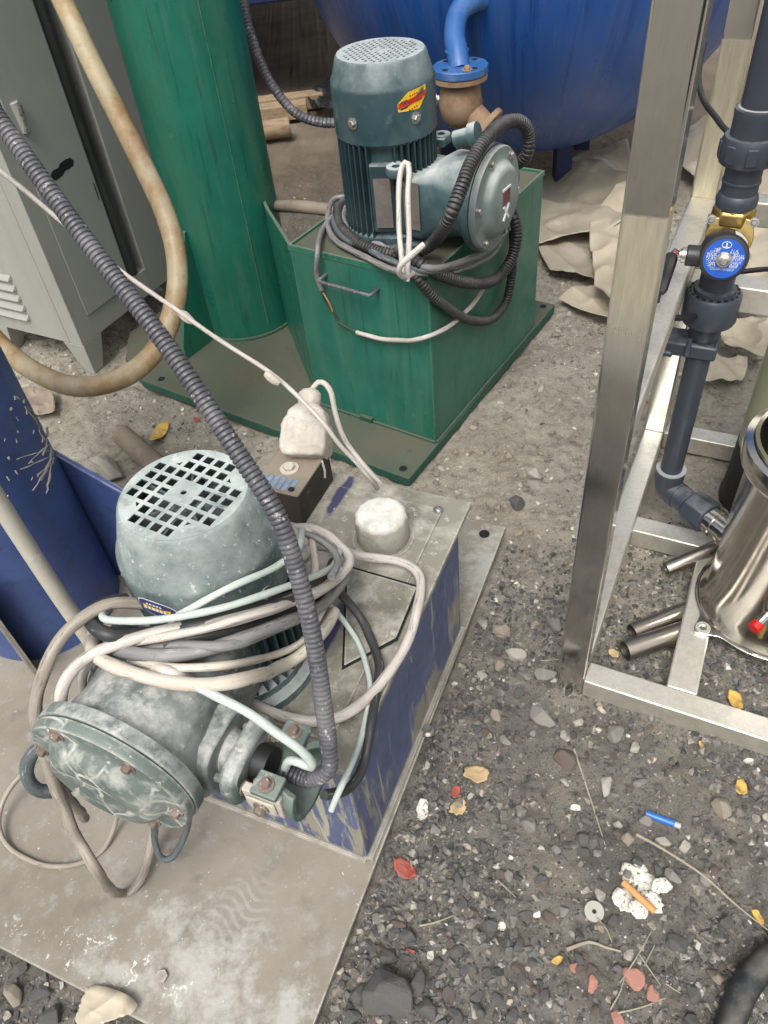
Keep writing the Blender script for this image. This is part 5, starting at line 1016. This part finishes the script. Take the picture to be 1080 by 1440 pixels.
# ================================================================== BACKGROUND
bt = thing('storage_tank', (.746, 3.2, 0), 'big round-bottomed blue fibreglass storage tank behind the green unit', 'tank')
prof = [(.846*math.sin(p_), .163+.925*(1-math.cos(p_))) for p_ in np.linspace(.001, math.pi/2, 40)]+[(.846, 1.6), (.846, 2.0)]
p = MB(); p.lathe(prof, Matrix.Translation((.746, 3.2, 0)), 96, False, True); new('shell', p, M_btank, bt, smooth=60)
for a in (20, 110, 200, 290):
    t = math.radians(a); P = (.746+.33*math.cos(t), 3.35+.33*math.sin(t)); p = MB(); p.box((P[0]-.03, P[1]-.03, -.02), (P[0]+.03, P[1]+.03, .4)); new('support_leg', p, M_bluemetal, bt)
kf = 2.05; Fc = PK(647, 97, kf)
up_ = np.array([0, 0, 1.])
p = MB(); p.tube(spline([Fc-up_*.005, PK(643, 74, kf+.004), PK(639, 48, kf+.015), PK(645, 18, kf+.03), PK(664, 2, kf+.05), PK(692, -3, kf+.1), PK(720, -5, kf+.16)], .01), .0285, 28); new('outlet_pipe', p, M_bpipe, bt, smooth=60)
p = MB(); p.tube([PK(642.5, 71, kf+.005)+np.array([.029*math.cos(a), .029*math.sin(a), 0]) for a in np.linspace(0, 6.28, 24)], .0035, 8, False); new('weld_bead', p, M_bpipe, bt)
p = MB(); p.lathe([(.073, -.01), (.075, -.008), (.075, .008), (.073, .01)], Matrix.Translation(Fc), 40); ofl = new('outlet_flange', p, M_bpipe, bt)
for k in range(4):
    t = math.radians(90*k+35); p = MB(); p.lathe([(.0085, 0), (.0085, .0008)], Matrix.Translation(Fc+np.array([.054*math.cos(t), .054*math.sin(t), .0103])), 16); new('bolt_hole', p, M_black, ofl)
new('flange_bolt', bolt_mb(Matrix.Translation(Fc+np.array([.01, -.055, .0105])), .009, .01), M_rust, ofl)
p = MB(); p.lathe([(.07, -.026), (.073, -.024), (.073, -.013), (.07, -.0112)], Matrix.Translation(Fc), 40); p.lathe([(.03, -.14), (.052, -.12), (.06, -.085), (.054, -.045), (.035, -.026)], Matrix.Translation(Fc), 32)
vd_ = np.array([.5, -.35, -.45]); vd_ /= np.linalg.norm(vd_); q0 = Fc+np.array([0, 0, -.085]); p.cyl(q0, q0+vd_*.09, .038, .034, 24)
val = new('outlet_valve', p, M_rust, bt, smooth=50)
p = MB(); p.lathe([(.058, 0), (.06, .002), (.06, .014), (.058, .016)], axis(q0+vd_*.088, q0+vd_*.2), 32); vf = new('valve_flange', p, M_rust, val if False else bt)
for k in range(4):
    t = math.radians(90*k+20); p = MB(); p.lathe([(.008, .0161), (.008, .0168)], axis(q0+vd_*.088, q0+vd_*.2) @ Matrix.Translation((.043*math.cos(t), .043*math.sin(t), 0)), 14); new('bolt_hole', p, M_black, vf)
bm_ = thing('blue_machine', (-.9, 5.4, 0), 'dark blue steel machine bed on legs far behind the green column', 'machine')
p = MB(); p.box((-3, 4.35, .5), (.35, 7.4, .95)); new('bed', p, M_bluemetal, bm_, bevel=.01)
p = MB(); p.box((-3, 4.6, .95), (.2, 7.2, 2.0)); new('housing', p, M_bluemetal, bm_, bevel=.01)
for x, y in ((-.62, 4.5), (.2, 4.9), (-.62, 7.1), (.2, 7.1), (-2.8, 4.5)):
    p = MB(); p.box((x-.06, y-.06, -.02), (x+.06, y+.06, .5)); new('leg', p, M_bluemetal, bm_)
def timber(P, Q, wd, ht, lb, rnd=False):
    P, Q = np.array(P), np.array(Q); p = MB(); A = axis(P, Q); Ln = float(np.linalg.norm(Q-P))
    if rnd: p.lathe([(wd*.97, 0), (wd, .01), (wd*.96, Ln*.5), (wd, Ln-.01), (wd*.96, Ln)], A, 20)
    else: p.box((P[0], P[1]-wd/2, P[2]-ht/2), (Q[0], Q[1]+wd/2, P[2]+ht/2))
    tag(new('timber', p, M_wood, None, bevel=.004), lb, 'timber')
a = Z(408, 178, .05); timber(a, a+np.array([-.6, -.05, 0]), .045, 0, 'round timber pole with its sawn end towards the motor', True)
a = Z(432, 152, .05); timber(a+np.array([-.7, 0, 0]), a, .09, .07, 'squared timber lying beyond the round pole')
a = Z(455, 138, .05); timber(a+np.array([-.5, 0, 0]), a, .09, .07, 'pale plank end farthest back behind the motor')
def sheet(corners, amp, freq, m, name, label, cat, th=.002, n=56, seed=1, lift=.01, tilt=None):
    g = [Z(x, y, z) for x, y, z in corners]; V = []; F = []
    for i in range(n):
        for j in range(n):
            u, v = 2*i/(n-1)-1, 2*j/(n-1)-1; rd = max(abs(u), abs(v))/(math.hypot(u, v)+1e-9); kk = .45*rd+.55
            u, v = u*kk*.5+.5, v*kk*.5+.5; P = (g[0]*(1-u)+g[1]*u)*(1-v)+(g[3]*(1-u)+g[2]*u)*v
            P = P+np.array([vnoise(P[0], P[1], 4, seed)*.07, vnoise(P[0], P[1], 4, seed+1)*.07, 0])*(1 if i in (0, n-1) or j in (0, n-1) else .6)
            r1 = abs(vnoise(P[0]*1.6+.5*P[1], P[1]*.7, freq, seed+2)); r2 = abs(vnoise(P[0]+.3*P[1], P[1]-.4*P[0], freq*2.3, seed+3))*1.2+.2*abs(vnoise(P[0]-.3*P[1], P[1]+.5*P[0], freq*5.1, seed+4))
            P[2] += lift+amp*(.5-r1)*1.2+amp*.45*(.5-r2); gh = float(gheight(np.array(P[0]), np.array(P[1])))+.012; P[2] = gh+.5*((P[2]-gh)+math.sqrt((P[2]-gh)**2+.0004)); V.append(P)
    F = [(i*n+j, (i+1)*n+j, (i+1)*n+j+1, i*n+j+1) for i in range(n-1) for j in range(n-1)]
    mb = MB(); mb.add(V, F); o = new(name, mb, m, None, smooth=50); s = o.modifiers.new('thick', 'SOLIDIFY'); s.thickness = th; s.offset = -1
    return tag(o, label, cat)
sheet([(735, 275, 0), (880, 215, .05), (905, 320, .08), (740, 375, .0)], .1, 4, M_sack, 'plastic_sack', 'dusty translucent plastic sheet crumpled beyond the green tank', 'sack', seed=31)
sheet([(755, 330, 0), (880, 300, .02), (885, 420, .0), (770, 400, 0)], .05, 5, M_sack, 'plastic_sack', 'dirt-smeared plastic sack between the crumpled sheet and the green plate corner', 'sack', seed=35)
sheet([(828, 310, .06), (915, 250, .1), (920, 460, .1), (826, 430, .02)], .08, 4, M_sackL, 'plastic_sack', 'stiff pale sack standing up behind the tall stainless post', 'sack', seed=38)
sheet([(772, 430, 0), (830, 405, .01), (885, 420, .01), (860, 465, 0)], .03, 6, M_sackL, 'plastic_sack', 'flat scrap of pale sack beside the green base plate corner', 'sack', seed=41)
sheet([(1005, 462, .02), (1090, 462, .05), (1080, 520, .05), (1000, 500, .02)], .05, 8, M_sackL, 'paper_sack', 'creased cream paper sack behind the olive tank', 'sack', seed=44)
sheet([(985, 505, .02), (1050, 512, .02), (1040, 548, 0), (985, 545, 0)], .04, 10, M_sackL, 'paper_sack', 'folded cream sack corner lying by the frame\'s far rail', 'sack', seed=47)
sheet([(985, 320, 0), (1090, 300, .1), (1095, 450, .1), (1000, 440, 0)], .08, 5, M_sackL, 'paper_sack', 'pile of pale sacks lying behind the solenoid valve', 'sack', seed=50)
sheet([(925, 250, 0), (985, 175, .1), (1090, 180, .1), (1090, 300, 0)], .1, 4, M_sack, 'plastic_sack', 'grey plastic sheeting heaped between the two frame posts', 'sack', seed=53)
sheet([(425, 150, 0), (480, 120, .05), (500, 165, .05), (440, 170, 0)], .09, 9, M_rblack, 'plastic_sack', 'torn black plastic lying by the timbers', 'sack', seed=56)
sheet([(38, 550, 0), (88, 552, .0), (90, 585, 0), (45, 592, 0)], .03, 9, M_dtube, 'rag', 'dirty brown rag crumpled below the cream hose', 'rag', seed=59)
p = sheet([(116, 1408, 0), (138, 1416, 0), (190, 1452, 0), (98, 1475, 0)], .02, 14, M_sackL, 'rag', 'frayed cream rag tucked under the base plate\'s front edge', 'rag', seed=62)
# ================================================================== LITTER
def flake(x, y, s, m, label, cat, group=None, asp=.7, curl=.25, th=.0015, name='flake', z0=.004):
    P = Z(x, y, 0); sz = s/FPX*depth(P)/2; g = np.random.default_rng(int(x*7+y)); n = 11
    n = 26; ang = np.linspace(0, 6.283, n, endpoint=False)+g.normal(0, .05, n); low = np.interp(np.arange(n), np.linspace(0, n, 8), np.r_[(q_ := g.uniform(.6, 1.1, 7)), q_[0]])
    tilt = g.uniform(-.5, .5, 2); V = [(0, 0, sz*curl*.3)]
    for fr_ in (.45, .75, 1.):
        for i in range(n):
            r = sz*low[i]*fr_*(1+g.normal(0, .07*fr_)); x_, y_ = r*math.cos(ang[i]), r*asp*math.sin(ang[i])
            V.append((x_, y_, curl*(abs(x_)*1.1*fr_+tilt[0]*x_+tilt[1]*y_+g.normal(0, sz*.07))))
    Fk = [(0, 1+i, 1+(i+1) % n) for i in range(n)]+[(1+q*n+i, 1+(q+1)*n+i, 1+(q+1)*n+(i+1) % n, 1+q*n+(i+1) % n) for q in (0, 1) for i in range(n)]
    mb = MB(); mb.add(V, Fk, Matrix.Translation((P[0], P[1], float(gheight(P[0], P[1]))+z0+sz*curl*.3)) @ Matrix.Rotation(g.uniform(0, 6.28), 4, 'Z'))
    o = new(name, mb, m, None, smooth=45); sm_ = o.modifiers.new('thick', 'SOLIDIFY'); sm_.thickness = th; return tag(o, label, cat, group)
M_leaf = mat('yellow_leaf', L(206, 168, 84), .7, vary=.25, vscale=60, layers=((L(140, 108, 66), F_noise(90, .5, .62, .7), .8), (L(222, 206, 170), F_noise(50, .6, .68, .6), .8))); M_redp = mat('red_plastic_scrap', L(164, 78, 66), .6, vary=.2, vscale=60, layers=((L(120, 90, 80), F_noise(60, .5, .66, .7), .8),)); M_flakew = mat('white_paint_flake', L(222, 218, 206), .8, vary=.1, vscale=80, layers=((L(96, 90, 82), F_noise(170, .54, .6, .9), .9), (L(170, 162, 148), F_noise(50, .5, .66, .6), .9)))
M_orange = mat('orange_flake', L(192, 164, 124), .8, vary=.2, vscale=60); M_brk = ROCKM['brick']; M_straw = mat('dry_straw', L(160, 150, 130), .8, vary=.15, vscale=60)
for x, y, s, lb in ((1040, 1110, 30, 'curled yellow leaf scrap beside the lumpy tan stone'), (1065, 1290, 22, 'small yellow leaf scrap near the twig end'), (908, 883, 18, 'yellow leaf inside the stainless frame by the steel offcuts'), (1032, 988, 40, 'long yellow leaf just inside the frame\'s front rail'), (783, 1352, 18, 'yellow-green leaf bit in the dark gravel'), (985, 1047, 12, 'tiny orange leaf bit in front of the stainless front rail')):
    flake(x, y, s, M_leaf, lb, 'leaf', name='leaf', asp=.55)
for x, y, s, lb in ((225, 610, 48, 'torn yellow and white wrapper on the dirt behind the dusty motor'),): flake(x, y, s, M_leaf, lb, 'wrapper', name='wrapper', asp=.6)
for x, y, s, m, lb in ((571, 1221, 40, M_redp, 'torn red plastic scrap beside the base plate corner'), (277, 590, 14, M_redp, 'small red scrap on dirt behind the dusty motor'), (575, 1337, 16, M_redp, 'tiny red scrap among the coal-dark stones'), (640, 1112, 18, M_redp, 'pinkish scrap beside the orange flake'), (670, 1090, 40, M_orange, 'orange tan flake of paint on the gravel'), (645, 1132, 36, M_orange, 'beige flake beside the pinkish scrap'), (595, 1140, 30, M_flakew, 'crumbly white patch near the base plate edge'),
    (808, 1136, 16, M_flakew, 'thin white sliver beside the long straw'), (755, 1288, 14, M_flakew, 'small white chip beside the washer'), (705, 1303, 16, M_flakew, 'narrow white chip lying in dark gravel')):
    flake(x, y, s, m, lb, 'scrap', name='scrap')
for x, y, s, lb in ((832, 1383, 30, 'pink brick fragment among straws'), (893, 1378, 42, 'largest pink brick fragment in the straw'), (917, 1400, 28, 'orange brick fragment beside the largest one'), (868, 1432, 26, 'brick chip at the edge of the straw'), (808, 1362, 22, 'pink brick sliver next to the green leaf bit')): stone(x, y, s, 'brick', lb, flat=.7)
for k, (x, y, s) in enumerate([(890, 1232, 44), (905, 1250, 56), (880, 1268, 44), (915, 1272, 40), (898, 1285, 40), (928, 1252, 30)]): flake(x, y, s, M_flakew, 'piece of flaking white paint in the patch under the cigarette end', 'paint flake', 'white paint flakes', asp=.8, curl=.015, name='paint_flake', z0=.004+.0016*k)
P = Z(895, 1268, 0); P[2] = float(gheight(P[0], P[1]))+.02; d = Z(912, 1284, 0)-Z(880, 1254, 0); d[2] = 0; d /= np.linalg.norm(d)
p = MB(); p.cyl(P-d*.03, P+d*.03, .0055, None, 14); tag(new('cigarette_end', p, mat('tan_filter', L(206, 150, 92), .8, vary=.1)), 'tan cigarette end lying on the flaking white patch', 'cigarette')
P = Z(932, 1156, 0); P[2] = float(gheight(P[0], P[1]))+.011; d = Z(951, 1163, 0)-Z(913, 1149, 0); d[2] = 0; d /= np.linalg.norm(d)
tub = thing('plastic_tube', P, 'short blue plastic tube with a pale end lying on the gravel', 'tube'); M_bt = mat('blue_plastic', L(44, 112, 190), .4, vary=.1)
p = MB(); p.cyl(P-d*.03, P+d*.018, .006, None, 14); new('barrel', p, M_bt, tub); p = MB(); p.cyl(P+d*.0181, P+d*.028, .0052, None, 14); new('end_plug', p, M_pvcl, tub)
P = Z(835, 1283, 0); P[2] = float(gheight(P[0], P[1]))+.006; p = MB(); p.lathe([(.0035, 0), (.0155, 0), (.0155, .0022), (.0035, .0022), (.0035, 0)], Matrix.Translation(P) @ Matrix.Rotation(.3, 4, 'X'), 28, False, False); tag(new('washer', p, mat('dull_washer', L(170, 168, 156), .6, vary=.15)), 'pale round washer lying on the gravel beside the white patch', 'washer')
def straw(L_, r, lb, grp=None):
    Q = []
    for x, y in L_:
        P = Z(x, y, 0); P[2] = float(gheight(P[0], P[1]))+.008; Q.append(P)
    mb = MB(); S_ = spline(Q, .01); mb.tube(S_, np.linspace(r, r*.5, len(S_)), 6); tag(new('straw', mb, M_straw), lb, 'straw', grp)
straw([(806, 1058), (828, 1118), (850, 1192)], .0022, 'long pale straw slanting across the gravel from the brown stone')
straw([(893, 1178), (930, 1198), (985, 1235), (1035, 1275), (1085, 1315)], .0026, 'long dry twig running towards the black hose')
straw([(590, 1302), (612, 1298), (638, 1286)], .0018, 'short curved straw beside the dark stones')
straw([(796, 1337), (828, 1326), (850, 1334), (872, 1340)], .003, 'bent pale stalk above the brick fragments')
for L_ in ([(872, 1382), (893, 1350), (914, 1314)], [(898, 1345), (915, 1370), (928, 1388)], [(838, 1290), (852, 1310), (860, 1328)], [(868, 1425), (900, 1418), (935, 1405)], [(905, 1360), (920, 1330)], [(935, 1385), (955, 1400)], [(760, 932), (790, 930)], [(858, 1420), (872, 1395), (878, 1370)], [(700, 1240), (725, 1265)]):
    straw(L_, .0014, 'thin dry straw stalk lying loose on the gravel', 'dry straws')
mb = MB(); mb.tube(spline([Z(1020, 1480, .02), Z(1030, 1430, .022), Z(1050, 1385, .024), Z(1085, 1345, .026), Z(1140, 1310, .02)], .01), .02, 20); tag(new('hose', mb, mat('black_hose', L(38, 42, 44), .5, vary=.2, layers=((L(110, 140, 136), F_noise(22, .66, .7, .6), .7), (L(120, 114, 104), F_up(.4, .9, 16, .4, .6, .6), .9))), None, smooth=60), 'thick black hose curving over the gravel below the twig', 'hose')
mb = MB(); a = Z(172, 612, .03); b = Z(235, 668, .03); mb.tube(spline([a, (a+b)/2, b], .02), .03, 18); tag(new('dirty_tube', mb, M_dtube, None, smooth=60), 'dirt-caked tube lying on the ground behind the dusty motor', 'tube')
def offcut(A, B_, r, lb):
    A = np.array(A); B_ = np.array(B_); Ln = float(np.linalg.norm(B_-A)); p = MB(); p.lathe([(r, 0), (r, Ln), (r-.0022, Ln), (r-.0022, 0), (r, 0)], axis(A, B_), 28, False, False); tag(new('pipe_offcut', p, M_offcut), lb, 'pipe')
offcut(Z(879, 915, .022), Z(955, 892, .022)+np.array([.03, .01, 0]), .0215, 'short bright steel pipe offcut lying between the frame rails')
offcut(Z(893, 900, .019)+np.array([0, .02, 0]), Z(965, 868, .02)+np.array([.05, .03, 0]), .018, 'tarnished pipe offcut lying behind the bright one')
offcut(Z(937, 800, .03), Z(1010, 768, .06), .0155, 'steel pipe offcut propped against the polished housing')
flake(862, 920, 22, M_orange, 'orange-brown chip beside the bright pipe offcut', 'scrap', name='scrap')
